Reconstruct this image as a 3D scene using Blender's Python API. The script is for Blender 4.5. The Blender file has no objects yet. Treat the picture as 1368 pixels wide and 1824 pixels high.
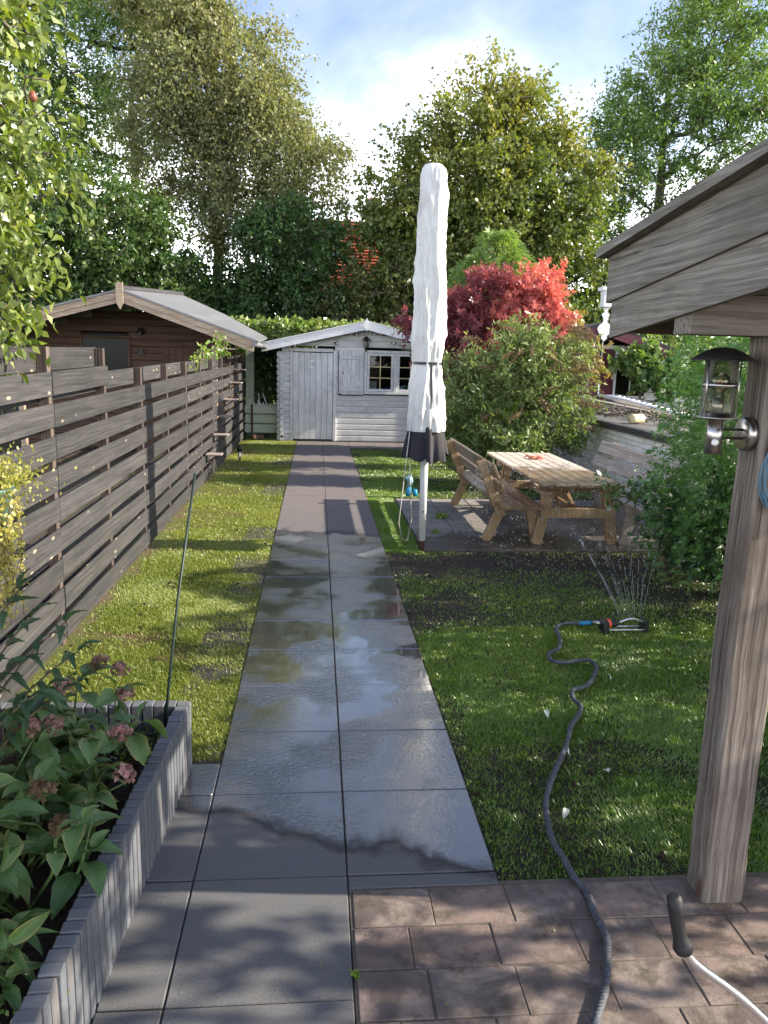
import bpy, math, random
import numpy as np
from mathutils import Vector, Matrix, Euler

S = bpy.context.scene
COL = S.collection
R = math.radians
rng = np.random.default_rng(7)
random.seed(7)

# ------------------------------------------------------------------ camera
cam_d = bpy.data.cameras.new("camera")
cam = bpy.data.objects.new("camera", cam_d)
COL.objects.link(cam)
right = Vector((0.9960444, -0.08483125, 0.02644279))
up = Vector((-0.00898244, 0.19993667, 0.97976765))
fwd = Vector((0.0884018, 0.9761296, -0.1983838))
cam.matrix_world = Matrix(((right.x, up.x, -fwd.x, 0), (right.y, up.y, -fwd.y, 0), (right.z, up.z, -fwd.z, 2.0313), (0, 0, 0, 1)))
cam_d.sensor_fit = 'VERTICAL'
cam_d.sensor_height = 36.0
cam_d.lens = 1370.0 / 1824.0 * 36.0
cam_d.clip_start = 0.05
cam_d.clip_end = 600
S.camera = cam

# ------------------------------------------------------------------ light
SUN_EL, SUN_AZ = R(27.5), R(94.5)          # azimuth measured clockwise from +Y
world = bpy.data.worlds.new("World")
S.world = world
world.use_nodes = True
wn = world.node_tree
wn.nodes.clear()


def nd(nt, typ, ins=None, **kw):
    n = nt.nodes.new(typ)
    for k, v in kw.items():
        setattr(n, k, v)
    for k, v in (ins or {}).items():
        if hasattr(v, 'is_linked') and hasattr(v, 'node'):
            nt.links.new(v, n.inputs[k])
        else:
            n.inputs[k].default_value = v
    return n


def ramp(nt, fac, stops, interp='LINEAR'):
    n = nt.nodes.new('ShaderNodeValToRGB')
    n.color_ramp.interpolation = interp
    cr = n.color_ramp
    while len(cr.elements) < len(stops):
        cr.elements.new(0.5)
    for e, (p, c) in zip(cr.elements, stops):
        e.position = p
        e.color = (c[0], c[1], c[2], 1) if hasattr(c, '__len__') else (c, c, c, 1)
    nt.links.new(fac, n.inputs[0])
    return n


def mth(nt, op, a, b=None, clamp=False):
    n = nt.nodes.new('ShaderNodeMath')
    n.operation = op
    n.use_clamp = clamp
    for i, v in enumerate((a, b)):
        if v is None:
            continue
        if isinstance(v, (int, float)):
            n.inputs[i].default_value = v
        else:
            nt.links.new(v, n.inputs[i])
    return n.outputs[0]


def mixc(nt, fac, a, b, typ='MIX'):
    n = nt.nodes.new('ShaderNodeMix')
    n.data_type = 'RGBA'
    n.blend_type = typ
    for i, v in ((0, fac), (6, a), (7, b)):
        if isinstance(v, (int, float)):
            n.inputs[i].default_value = v
        elif isinstance(v, (tuple, list)):
            n.inputs[i].default_value = (v[0], v[1], v[2], 1)
        else:
            nt.links.new(v, n.inputs[i])
    return n.outputs[2]


sky = nd(wn, 'ShaderNodeTexSky', sky_type='NISHITA', sun_disc=False, sun_elevation=SUN_EL, sun_rotation=SUN_AZ,
         altitude=0, air_density=1.0, dust_density=0.8, ozone_density=1.0)
tc = nd(wn, 'ShaderNodeTexCoord')
sx = nd(wn, 'ShaderNodeSeparateXYZ', {0: tc.outputs['Generated']})
zz = mth(wn, 'MAXIMUM', mth(wn, 'ADD', sx.outputs[2], 0.12), 0.05)
px = mth(wn, 'DIVIDE', sx.outputs[0], zz)
py = mth(wn, 'DIVIDE', sx.outputs[1], zz)
cv = nd(wn, 'ShaderNodeCombineXYZ', {0: px, 1: py, 2: 0.0})
mp = nd(wn, 'ShaderNodeMapping', {0: cv.outputs[0], 'Rotation': (0, 0, R(35)), 'Scale': (1.0, 0.42, 1), 'Location': (0.35, 0.1, 0)})
cn = nd(wn, 'ShaderNodeTexNoise', {'Vector': mp.outputs[0], 'Scale': 1.15, 'Detail': 9.0, 'Roughness': 0.56, 'Distortion': 0.35})
low = nd(wn, 'ShaderNodeMapRange', {0: sx.outputs[2], 1: 0.36, 2: 0.10, 3: 0.06, 4: 0.46})
cf = mth(wn, 'ADD', cn.outputs[0], low.outputs[0])
cmask = ramp(wn, cf, [(0.50, 0.0), (0.60, 0.05), (0.72, 0.17), (0.94, 1.0)], 'LINEAR')
skyc = mixc(wn, 1.0, sky.outputs[0], (0.38, 0.345, 0.36), 'MULTIPLY')
cloudc = mixc(wn, cmask.outputs[0], skyc, (6.6, 6.65, 6.7))
bg = nd(wn, 'ShaderNodeBackground', {0: cloudc, 1: 0.15})
wo = nd(wn, 'ShaderNodeOutputWorld', {0: bg.outputs[0]})

sun_d = bpy.data.lights.new("sun", 'SUN')
sun_d.energy = 2.1
sun_d.angle = R(0.55)
sun_d.color = (1.0, 0.90, 0.74)
sun = bpy.data.objects.new("sun", sun_d)
COL.objects.link(sun)
sd = Vector((math.sin(SUN_AZ) * math.cos(SUN_EL), math.cos(SUN_AZ) * math.cos(SUN_EL), math.sin(SUN_EL)))
sun.rotation_euler = sd.to_track_quat('Z', 'Y').to_euler()
sun.location = (20, 0, 12)

vs = S.view_settings
vs.view_transform = 'Standard'
vs.look = 'None'
vs.exposure = 2.45
vs.gamma = 1.0
vs.use_curve_mapping = False
S.cycles.max_bounces = 6
S.cycles.diffuse_bounces = 3
S.cycles.glossy_bounces = 3
S.cycles.transmission_bounces = 5
S.cycles.transparent_max_bounces = 8
S.cycles.sample_clamp_indirect = 6.0
S.cycles.caustics_reflective = False
S.cycles.caustics_refractive = False
S.cycles.use_denoising = True

# ------------------------------------------------------------------ helpers
W = {}


def wl(o):
    return W.get(o.name, Vector((0, 0, 0))) if o is not None else Vector((0, 0, 0))


def link(o, parent=None, loc=(0, 0, 0)):
    COL.objects.link(o)
    loc = Vector(loc)
    if parent is not None:
        o.parent = parent
    o.location = loc - wl(parent)
    W[o.name] = loc
    return o


def tag(o, label=None, cat=None, group=None, kind=None):
    if label:
        o['label'] = label
    if cat:
        o['category'] = cat
    if group:
        o['group'] = group
    if kind:
        o['kind'] = kind
    return o


def thing(name, label, cat, loc=(0, 0, 0), group=None, kind=None):
    o = bpy.data.objects.new(name, None)
    o.empty_display_size = 0.1
    link(o, None, loc)
    return tag(o, label, cat, group, kind)


def mesh_np(name, V, F, mat, smooth=False, tint=None):
    me = bpy.data.meshes.new(name)
    V = np.asarray(V, np.float32).reshape(-1, 3)
    if isinstance(F, np.ndarray):
        n, k = F.shape
        me.vertices.add(len(V))
        me.vertices.foreach_set('co', V.ravel())
        me.loops.add(n * k)
        me.loops.foreach_set('vertex_index', F.astype(np.int32).ravel())
        me.polygons.add(n)
        me.polygons.foreach_set('loop_start', np.arange(0, n * k, k, dtype=np.int32))
        me.polygons.foreach_set('loop_total', np.full(n, k, np.int32))
        me.update(calc_edges=True)
    else:
        me.from_pydata(V.tolist(), [], F)
        me.update()
    if smooth:
        me.polygons.foreach_set('use_smooth', np.ones(len(me.polygons), bool))
    if tint is not None:
        a = me.attributes.new('tint', 'FLOAT', 'POINT')
        a.data.foreach_set('value', np.asarray(tint, np.float32))
    if mat is not None:
        me.materials.append(mat)
    return me


def rot_to(d):
    return Vector(d).to_track_quat('Z', 'Y').to_matrix()


class MB:
    """collects shapes, builds ONE mesh object"""

    def __init__(s):
        s.V, s.F, s.n, s.sm = [], [], 0, []

    def add(s, V, F, smooth=False):
        s.V.extend([tuple(v) for v in V])
        s.F.extend([tuple(i + s.n for i in f) for f in F])
        s.sm.extend([smooth] * len(F))
        s.n += len(V)
        return s

    def box(s, c, size, rot=None, ch=0.004):
        hx, hy, hz = (v / 2 for v in size)
        ch = min(ch, hx * .8, hy * .8, hz * .8)
        m = rot if rot is not None else Matrix.Identity(3)
        c = Vector(c)
        V, idx = [], {}
        for sx_ in (-1, 1):
            for sy_ in (-1, 1):
                for sz_ in (-1, 1):
                    for a in range(3):
                        p = [sx_ * (hx - ch), sy_ * (hy - ch), sz_ * (hz - ch)]
                        p[a] = (sx_ * hx, sy_ * hy, sz_ * hz)[a]
                        idx[(sx_, sy_, sz_, a)] = len(V)
                        V.append(c + m @ Vector(p))
        F = []
        o = (-1, 1)
        for sg in o:
            q = [(sg, -1, -1, 0), (sg, 1, -1, 0), (sg, 1, 1, 0), (sg, -1, 1, 0)]
            F.append([idx[k] for k in (q if sg > 0 else q[::-1])])
            q = [(-1, sg, -1, 1), (-1, sg, 1, 1), (1, sg, 1, 1), (1, sg, -1, 1)]
            F.append([idx[k] for k in (q if sg > 0 else q[::-1])])
            q = [(-1, -1, sg, 2), (1, -1, sg, 2), (1, 1, sg, 2), (-1, 1, sg, 2)]
            F.append([idx[k] for k in (q if sg > 0 else q[::-1])])
        for a_ in o:
            for b_ in o:
                q = [idx[(-1, a_, b_, 1)], idx[(1, a_, b_, 1)], idx[(1, a_, b_, 2)], idx[(-1, a_, b_, 2)]]
                F.append(q if a_ * b_ < 0 else q[::-1])
                q = [idx[(a_, -1, b_, 0)], idx[(a_, 1, b_, 0)], idx[(a_, 1, b_, 2)], idx[(a_, -1, b_, 2)]]
                F.append(q if a_ * b_ > 0 else q[::-1])
                q = [idx[(a_, b_, -1, 0)], idx[(a_, b_, 1, 0)], idx[(a_, b_, 1, 1)], idx[(a_, b_, -1, 1)]]
                F.append(q if a_ * b_ < 0 else q[::-1])
        for k in ((-1, -1, -1), (-1, -1, 1), (-1, 1, -1), (-1, 1, 1), (1, -1, -1), (1, -1, 1), (1, 1, -1), (1, 1, 1)):
            q = [idx[k + (0,)], idx[k + (1,)], idx[k + (2,)]]
            F.append(q if k[0] * k[1] * k[2] > 0 else q[::-1])
        return s.add(V, F)

    def beam(s, a, b, w, h, ch=0.004, upv=(0, 0, 1)):
        """box from a to b, width w (sideways) and height h"""
        a, b = Vector(a), Vector(b)
        d = b - a
        y = d.normalized()
        u = Vector(upv)
        x = y.cross(u)
        if x.length < 1e-4:
            x = Vector((1, 0, 0))
        x.normalize()
        z = x.cross(y)
        m = Matrix((x, y, z)).transposed()
        return s.box((a + b) / 2, (w, d.length, h), m, ch)

    def tube(s, pts, r, n=8, cap=True, smooth=True):
        pts = [Vector(p) for p in pts]
        k = len(pts)
        rs = r if hasattr(r, '__len__') else [r] * k
        V, F = [], []
        px_ = None
        for i, p in enumerate(pts):
            t = (pts[min(i + 1, k - 1)] - pts[max(i - 1, 0)])
            if t.length < 1e-9:
                t = Vector((0, 0, 1))
            t.normalize()
            if px_ is None:
                px_ = t.orthogonal().normalized()
            else:
                px_ = (px_ - t * px_.dot(t))
                if px_.length < 1e-6:
                    px_ = t.orthogonal()
                px_.normalize()
            py_ = t.cross(px_)
            for j in range(n):
                a = 2 * math.pi * j / n
                V.append(p + (px_ * math.cos(a) + py_ * math.sin(a)) * rs[i])
        for i in range(k - 1):
            for j in range(n):
                F.append((i * n + j, i * n + (j + 1) % n, (i + 1) * n + (j + 1) % n, (i + 1) * n + j))
        s.add(V, F, smooth)
        if cap:
            s.F.append(tuple(s.n - len(V) + j for j in range(n))[::-1]); s.sm.append(False)
            s.F.append(tuple(s.n - n + j for j in range(n))); s.sm.append(False)
        return s

    def lathe(s, prof, n=24, c=(0, 0, 0), rot=None, smooth=True):
        c = Vector(c)
        m = rot if rot is not None else Matrix.Identity(3)
        V, F = [], []
        for r_, z_ in prof:
            for j in range(n):
                a = 2 * math.pi * j / n
                V.append(c + m @ Vector((r_ * math.cos(a), r_ * math.sin(a), z_)))
        for i in range(len(prof) - 1):
            for j in range(n):
                F.append((i * n + j, i * n + (j + 1) % n, (i + 1) * n + (j + 1) % n, (i + 1) * n + j))
        return s.add(V, F, smooth)

    def prism(s, poly, o, ax, ay, t):
        """poly 2D in axes ax, ay at o, extruded by vector t"""
        o, ax, ay, t = Vector(o), Vector(ax), Vector(ay), Vector(t)
        k = len(poly)
        A = [o + ax * p[0] + ay * p[1] for p in poly]
        B = [a + t for a in A]
        F = [tuple(range(k))[::-1], tuple(range(k, 2 * k))]
        for i in range(k):
            j = (i + 1) % k
            F.append((i, j, k + j, k + i))
        nrm = ax.cross(ay)
        if nrm.dot(t) < 0:
            F = [f[::-1] for f in F]
        return s.add(A + B, F)

    def build(s, name, mat, parent=None, loc=None, smooth=None):
        if loc is None:
            if parent is not None:
                v = np.array(s.V)
                loc = Vector((v.min(0) + v.max(0)) / 2)
            else:
                v = np.array(s.V)
                mn, mx = v.min(0), v.max(0)
                loc = Vector(((mn[0] + mx[0]) / 2, (mn[1] + mx[1]) / 2, mn[2]))
        loc = Vector(loc)
        me = bpy.data.meshes.new(name)
        me.from_pydata([(v[0] - loc.x, v[1] - loc.y, v[2] - loc.z) for v in s.V], [], s.F)
        me.update()
        if any(s.sm):
            me.polygons.foreach_set('use_smooth', s.sm)
        me.materials.append(mat)
        return link(bpy.data.objects.new(name, me), parent, loc)


def bx(name, mat, parent, c, size, rot=None, ch=0.004):
    return MB().box((0, 0, 0), size, rot, ch).build(name, mat, parent, loc=(0, 0, 0)) if False else MB().box(c, size, rot, ch).build(name, mat, parent, loc=c)


def bm_(name, mat, parent, a, b, w, h, ch=0.004, upv=(0, 0, 1)):
    return MB().beam(a, b, w, h, ch, upv).build(name, mat, parent)


def dup(o, parent, loc, rot=None):
    c = o.copy()
    COL.objects.link(c)
    c.parent = parent
    c.location = Vector(loc) - wl(parent)
    if rot is not None:
        c.rotation_euler = rot
    W[c.name] = Vector(loc)
    return c


def vnoise(x, y, scale, seed=0):
    x, y = x * scale, y * scale
    xi, yi = np.floor(x).astype(np.int64), np.floor(y).astype(np.int64)
    fx, fy = x - xi, y - yi
    fx, fy = fx * fx * (3 - 2 * fx), fy * fy * (3 - 2 * fy)

    def h(a, b):
        n = (a * 374761393 + b * 668265263 + seed * 1442695041) & 0x7fffffff
        n = ((n ^ (n >> 13)) * 1274126177) & 0x7fffffff
        return ((n ^ (n >> 16)) & 0xffff) / 65535.0
    return (h(xi, yi) * (1 - fx) + h(xi + 1, yi) * fx) * (1 - fy) + (h(xi, yi + 1) * (1 - fx) + h(xi + 1, yi + 1) * fx) * fy


def fbm(x, y, scale, seed=0):
    return vnoise(x, y, scale, seed) * .55 + vnoise(x, y, scale * 2.1, seed + 1) * .3 + vnoise(x, y, scale * 4.3, seed + 2) * .15


# ------------------------------------------------------------------ materials
def newmat(name):
    m = bpy.data.materials.new(name)
    m.use_nodes = True
    nt = m.node_tree
    return m, nt, nt.nodes['Principled BSDF']


def objcoord(nt, spread=7.0):
    t = nd(nt, 'ShaderNodeTexCoord')
    oi = nd(nt, 'ShaderNodeObjectInfo')
    v = nd(nt, 'ShaderNodeVectorMath', operation='SCALE')
    v.inputs[0].default_value = (1.0, 0.73, 0.51)
    nt.links.new(mth(nt, 'MULTIPLY', oi.outputs['Random'], spread * 10), v.inputs['Scale'])
    a = nd(nt, 'ShaderNodeVectorMath', {0: t.outputs['Object'], 1: v.outputs[0]}, operation='ADD')
    return a.outputs[0], oi.outputs['Random']


def bump(nt, bsdf, h, strength=.3, dist=.01):
    b = nd(nt, 'ShaderNodeBump', {'Strength': strength, 'Distance': dist, 'Height': h})
    nt.links.new(b.outputs[0], bsdf.inputs['Normal'])


def plain(name, col, rough=.6, metal=0.0, var=.18, scale=9.0, bmp=.08, spec=.5, dirt=None, dirt_amt=.5, objvar=.15):
    m, nt, b = newmat(name)
    co, rnd = objcoord(nt)
    n = nd(nt, 'ShaderNodeTexNoise', {'Vector': co, 'Scale': scale, 'Detail': 6.0, 'Roughness': .62})
    lo = tuple(c * (1 - var) for c in col)
    hi = tuple(min(1, c * (1 + var)) for c in col)
    c = ramp(nt, n.outputs[0], [(.3, lo), (.7, hi)]).outputs[0]
    if dirt:
        n2 = nd(nt, 'ShaderNodeTexNoise', {'Vector': co, 'Scale': scale * .35, 'Detail': 8.0, 'Roughness': .7})
        f = ramp(nt, n2.outputs[0], [(.48, 0), (.72, dirt_amt)]).outputs[0]
        c = mixc(nt, f, c, dirt)
    hs = nd(nt, 'ShaderNodeHueSaturation', {'Color': c, 'Value': mth(nt, 'ADD', 1 - objvar / 2, mth(nt, 'MULTIPLY', rnd, objvar))})
    nt.links.new(hs.outputs[0], b.inputs['Base Color'])
    b.inputs['Roughness'].default_value = rough
    b.inputs['Metallic'].default_value = metal
    b.inputs['Specular IOR Level'].default_value = spec
    if bmp:
        n3 = nd(nt, 'ShaderNodeTexNoise', {'Vector': co, 'Scale': scale * 6, 'Detail': 5.0})
        bump(nt, b, n3.outputs[0], bmp, .004)
    return m


def wood(name, dark, mid, light, axis=1, rough=.8, scale=1.0, knots=.0, knotcol=(.3, .27, .22), stain=None, stain_amt=.6, bmp=.35, objvar=.3, spec=.25, ringcol=None):
    m, nt, b = newmat(name)
    co, rnd = objcoord(nt)
    sc = [58 * scale] * 3
    sc[axis] = 1.1 * scale
    # gentle warp so that grain swirls
    wv = nd(nt, 'ShaderNodeTexNoise', {'Vector': co, 'Scale': 2.6, 'Detail': 2.0})
    wadd = nd(nt, 'ShaderNodeVectorMath', operation='MULTIPLY_ADD')
    nt.links.new(wv.outputs['Color'], wadd.inputs[0])
    wadd.inputs[1].default_value = (.022, .022, .022)
    nt.links.new(co, wadd.inputs[2])
    mp_ = nd(nt, 'ShaderNodeMapping', {0: wadd.outputs[0], 'Scale': tuple(sc)})
    g = nd(nt, 'ShaderNodeTexNoise', {'Vector': mp_.outputs[0], 'Scale': 1.0, 'Detail': 7.0, 'Roughness': .68, 'Distortion': .25})
    c = ramp(nt, g.outputs[0], [(.34, dark), (.5, mid), (.66, light)]).outputs[0]
    n2 = nd(nt, 'ShaderNodeTexNoise', {'Vector': co, 'Scale': 3.0, 'Detail': 5.0, 'Roughness': .65})
    c = mixc(nt, ramp(nt, n2.outputs[0], [(.35, 0), (.7, .75)]).outputs[0], c, mixc(nt, 1.0, c, (1.32, 1.28, 1.2), 'MULTIPLY'))
    if stain:
        n4 = nd(nt, 'ShaderNodeTexNoise', {'Vector': co, 'Scale': 1.7, 'Detail': 7.0, 'Roughness': .7})
        c = mixc(nt, ramp(nt, n4.outputs[0], [(.5, 0), (.7, stain_amt)]).outputs[0], c, stain)
    h = g.outputs[0]
    cs_ = [75 * scale] * 3
    cs_[axis] = .55 * scale
    cm = nd(nt, 'ShaderNodeMapping', {0: wadd.outputs[0], 'Scale': tuple(cs_), 'Location': (3.1, 7.7, 1.3)})
    cr_ = nd(nt, 'ShaderNodeTexNoise', {'Vector': cm.outputs[0], 'Scale': 1.0, 'Detail': 3.0, 'Roughness': .5})
    crk = ramp(nt, cr_.outputs[0], [(.27, 1), (.33, 0)]).outputs[0]
    c = mixc(nt, mth(nt, 'MULTIPLY', crk, .75), c, tuple(v * .35 for v in dark))
    h = mth(nt, 'SUBTRACT', h, crk)
    if knots:
        ks = [7.5 * knots] * 3
        ks[axis] = 2.6 * knots
        km = nd(nt, 'ShaderNodeMapping', {0: wadd.outputs[0], 'Scale': tuple(ks)})
        vo = nd(nt, 'ShaderNodeTexVoronoi', {'Vector': km.outputs[0], 'Scale': 1.0, 'Randomness': 1.0})
        kf = ramp(nt, vo.outputs['Distance'], [(.0, 1), (.09, .9), (.16, 0)]).outputs[0]
        rj = mth(nt, 'GREATER_THAN', nd(nt, 'ShaderNodeSeparateColor', {0: vo.outputs['Color']}).outputs[0], .55)
        kf = mth(nt, 'MULTIPLY', mth(nt, 'MULTIPLY', kf, rj), mth(nt, 'ADD', .35, g.outputs[0]), True)
        c = mixc(nt, kf, c, knotcol)
    hs = nd(nt, 'ShaderNodeHueSaturation', {'Color': c, 'Value': mth(nt, 'ADD', 1 - objvar / 2, mth(nt, 'MULTIPLY', rnd, objvar))})
    nt.links.new(hs.outputs[0], b.inputs['Base Color'])
    b.inputs['Roughness'].default_value = rough
    b.inputs['Specular IOR Level'].default_value = spec
    bump(nt, b, h, bmp, .006)
    return m


def leafmat(name, cols, trans=.38, gloss=.10, rough=.45, backcol=None, gain=1.35):
    cols = [tuple(min(.8, v * gain) for v in c) for c in cols]
    m = bpy.data.materials.new(name)
    m.use_nodes = True
    nt = m.node_tree
    nt.nodes.clear()
    at = nd(nt, 'ShaderNodeAttribute', attribute_name='tint')
    k = len(cols)
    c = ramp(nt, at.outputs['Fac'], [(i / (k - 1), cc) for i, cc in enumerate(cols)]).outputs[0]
    d = nd(nt, 'ShaderNodeBsdfDiffuse', {0: c})
    tcol = mixc(nt, 1.0, c, (1.25, 1.3, .55), 'MULTIPLY') if backcol is None else mixc(nt, 1.0, c, backcol, 'MULTIPLY')
    t = nd(nt, 'ShaderNodeBsdfTranslucent', {0: tcol})
    mx = nd(nt, 'ShaderNodeMixShader', {0: trans, 1: d.outputs[0], 2: t.outputs[0]})
    g = nd(nt, 'ShaderNodeBsdfGlossy', {0: (1, 1, 1, 1), 'Roughness': rough})
    lw = nd(nt, 'ShaderNodeLayerWeight', {0: .35})
    fr = mth(nt, 'MULTIPLY', mth(nt, 'ADD', .25, lw.outputs['Fresnel']), gloss, True)
    mx2 = nd(nt, 'ShaderNodeMixShader', {0: fr, 1: mx.outputs[0], 2: g.outputs[0]})
    nd(nt, 'ShaderNodeOutputMaterial', {0: mx2.outputs[0]})
    return m


def glassmat(name, col=(1, 1, 1), tr=.75, rough=.02, dust=0):
    m = bpy.data.materials.new(name)
    m.use_nodes = True
    nt = m.node_tree
    nt.nodes.clear()
    a = nd(nt, 'ShaderNodeBsdfTransparent', {0: (*col, 1)})
    g = nd(nt, 'ShaderNodeBsdfGlossy', {0: (1, 1, 1, 1), 'Roughness': rough})
    f = nd(nt, 'ShaderNodeFresnel', {0: 1.3 if tr > .9 else 1.5})
    fm = mth(nt, 'ADD', f.outputs[0], 1 - tr - .04, True) if tr < .9 else f.outputs[0]
    mx = nd(nt, 'ShaderNodeMixShader', {0: fm, 1: a.outputs[0], 2: g.outputs[0]})
    if dust:
        t = nd(nt, 'ShaderNodeBsdfTranslucent', {0: (.55, .55, .48, 1)})
        mx = nd(nt, 'ShaderNodeMixShader', {0: dust, 1: mx.outputs[0], 2: t.outputs[0]})
    nd(nt, 'ShaderNodeOutputMaterial', {0: mx.outputs[0]})
    return m


M = {}
M['fence'] = wood('fence_wood', (.026, .026, .027), (.045, .0445, .045), (.072, .071, .071), 1, knots=1.5, knotcol=(.34, .29, .22), objvar=.4, bmp=.5)
M['fence_post'] = wood('fence_post_wood', (.045, .033, .029), (.085, .064, .056), (.15, .12, .105), 2, objvar=.25)
M['step'] = wood('step_wood', (.22, .18, .16), (.32, .27, .25), (.42, .37, .34), 0)
M['white_wood'] = wood('white_painted_wood', (.50, .515, .54), (.60, .615, .635), (.68, .69, .70), 0, stain=(.36, .365, .37), stain_amt=.65, bmp=.12, objvar=.08)
M['white_wood_v'] = wood('white_painted_door_wood', (.52, .535, .56), (.62, .635, .65), (.70, .71, .72), 2, stain=(.36, .365, .37), stain_amt=.55, bmp=.12, objvar=.07)
M['white_trim'] = plain('white_trim_paint', (.74, .75, .76), .55, var=.06, dirt=(.5, .5, .48), dirt_amt=.4)
M['white_clean'] = plain('white_paint', (.8, .8, .8), .5, var=.05)
M['grey_wood'] = wood('weathered_grey_wood', (.085, .078, .068), (.17, .158, .138), (.28, .265, .24), 1, knots=.55, knotcol=(.24, .21, .18), stain=(.12, .105, .085), bmp=.7, objvar=.12, scale=1.2)
M['grey_wood_x'] = wood('weathered_beam_wood', (.10, .085, .07), (.185, .165, .14), (.27, .245, .22), 0, bmp=.5, objvar=.1)
M['post_wood'] = wood('weathered_post_wood', (.075, .06, .05), (.165, .14, .12), (.30, .27, .24), 2, knots=.7, knotcol=(.10, .045, .03), stain=(.095, .068, .05), stain_amt=.75, bmp=.9, objvar=.05, scale=1.1)
M['dark_roof'] = plain('dark_roof_felt', (.045, .045, .048), .85, scale=4)
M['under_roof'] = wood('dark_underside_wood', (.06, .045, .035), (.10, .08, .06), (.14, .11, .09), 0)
M['cabin'] = wood('brown_cabin_wood', (.045, .027, .018), (.080, .050, .035), (.11, .072, .052), 0, objvar=.15, bmp=.2)
M['cabin_barge'] = wood('cabin_bargeboard_wood', (.2, .14, .1), (.32, .25, .19), (.42, .35, .28), 0, objvar=.1)
M['cabin_roof'] = plain('grey_roof_sheet', (.16, .165, .175), .55, var=.1, scale=3, bmp=.05)
M['pale_green'] = wood('pale_green_paint', (.28, .33, .25), (.42, .48, .38), (.5, .55, .46), 0, objvar=.1)
M['table'] = wood('pine_table_wood', (.25, .19, .135), (.345, .275, .205), (.45, .38, .295), 1, objvar=.2, bmp=.25)
M['table_top'] = wood('bleached_table_top_wood', (.33, .275, .22), (.44, .385, .32), (.55, .50, .44), 1, objvar=.15, bmp=.25)
M['table_leg'] = wood('pine_leg_wood', (.25, .16, .085), (.35, .24, .135), (.44, .32, .19), 2, objvar=.15, bmp=.2)
M['old_bench'] = wood('grey_bench_wood', (.22, .19, .16), (.33, .29, .25), (.46, .42, .37), 1, objvar=.25)
M['brick_white'] = plain('white_washed_brick', (.86, .85, .82), .85, var=.08, scale=14, bmp=.3, dirt=(.42, .36, .31), dirt_amt=.55, objvar=.25)
M['mortar'] = plain('mortar', (.50, .47, .43), .95, scale=20, bmp=.3)
M['maroon'] = plain('maroon_paint', (.12, .012, .028), .5, var=.15)
M['metal_grey'] = plain('brushed_steel', (.42, .40, .38), .28, 1.0, var=.1, scale=25)
M['metal_dark'] = plain('tarnished_dark_metal', (.035, .03, .028), .5, .6, var=.3, scale=12)
M['alu'] = plain('aluminium', (.72, .73, .75), .3, .9, var=.05)
M['black_plastic'] = plain('black_plastic', (.018, .019, .022), .42, var=.1)
M['orange_plastic'] = plain('red_orange_plastic', (.75, .10, .05), .4, var=.05)
M['blue_plastic'] = plain('blue_plastic', (.02, .22, .42), .4, var=.05)
M['rail_white'] = plain('pale_metal_rail', (.72, .74, .76), .35, .3, var=.05)
M['rubber'] = plain('black_rubber', (.016, .016, .018), .6, var=.2, scale=30, bmp=.25)
M['blue_cable'] = plain('blue_cable', (.10, .19, .26), .5, var=.1)
M['concrete_slab'] = plain('concrete_slab', (.22, .205, .185), .9, var=.2, scale=7, bmp=.35, dirt=(.11, .10, .085), dirt_amt=.8, objvar=.2)
M['edging'] = plain('blue_grey_concrete', (.105, .115, .132), .8, var=.16, scale=12, bmp=.35, dirt=(.15, .12, .10), dirt_amt=.55, objvar=.16)
M['terracotta'] = plain('terracotta_roof_tile', (.46, .15, .085), .8, var=.2, objvar=.35)
M['house_wall'] = plain('brick_house_wall', (.30, .19, .14), .9, var=.2)
M['bark'] = wood('bark', (.05, .042, .033), (.10, .085, .068), (.17, .15, .125), 2, bmp=.8, objvar=.2)
M['twig'] = wood('thin_twig', (.06, .05, .03), (.11, .09, .055), (.15, .12, .08), 2, bmp=.1)
M['greenstem'] = plain('green_stem', (.09, .15, .04), .6)
M['stake'] = plain('green_stake', (.012, .028, .02), .5)
M['cord'] = plain('pale_cord', (.6, .58, .52), .8, bmp=0)
M['glass'] = glassmat('window_glass', (.75, .78, .78), .95)
M['lamp_glass'] = glassmat('dusty_lamp_glass', (.92, .91, .84), .95, .12, .16)
M['bulb_glass'] = glassmat('bulb_glass', (.97, .95, .92), .84)
M['filament'] = plain('filament', (.75, .36, .15), .4, bmp=0)
M['dark_interior'] = plain('dark_interior', (.035, .033, .03), .9, var=.05, bmp=0)
M['skirt'] = plain('dark_parasol_fabric', (.028, .024, .034), .85, var=.25, scale=5, dirt=(.07, .075, .05), dirt_amt=.5)
M['orange_cloth'] = plain('orange_cloth', (.62, .20, .12), .8, var=.2, scale=30)
M['pot'] = plain('blue_green_pot', (.06, .16, .16), .4)
M['bin'] = plain('dark_green_plastic', (.012, .03, .022), .45)
M['cream'] = plain('cream_plastic', (.62, .52, .30), .5)


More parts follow.
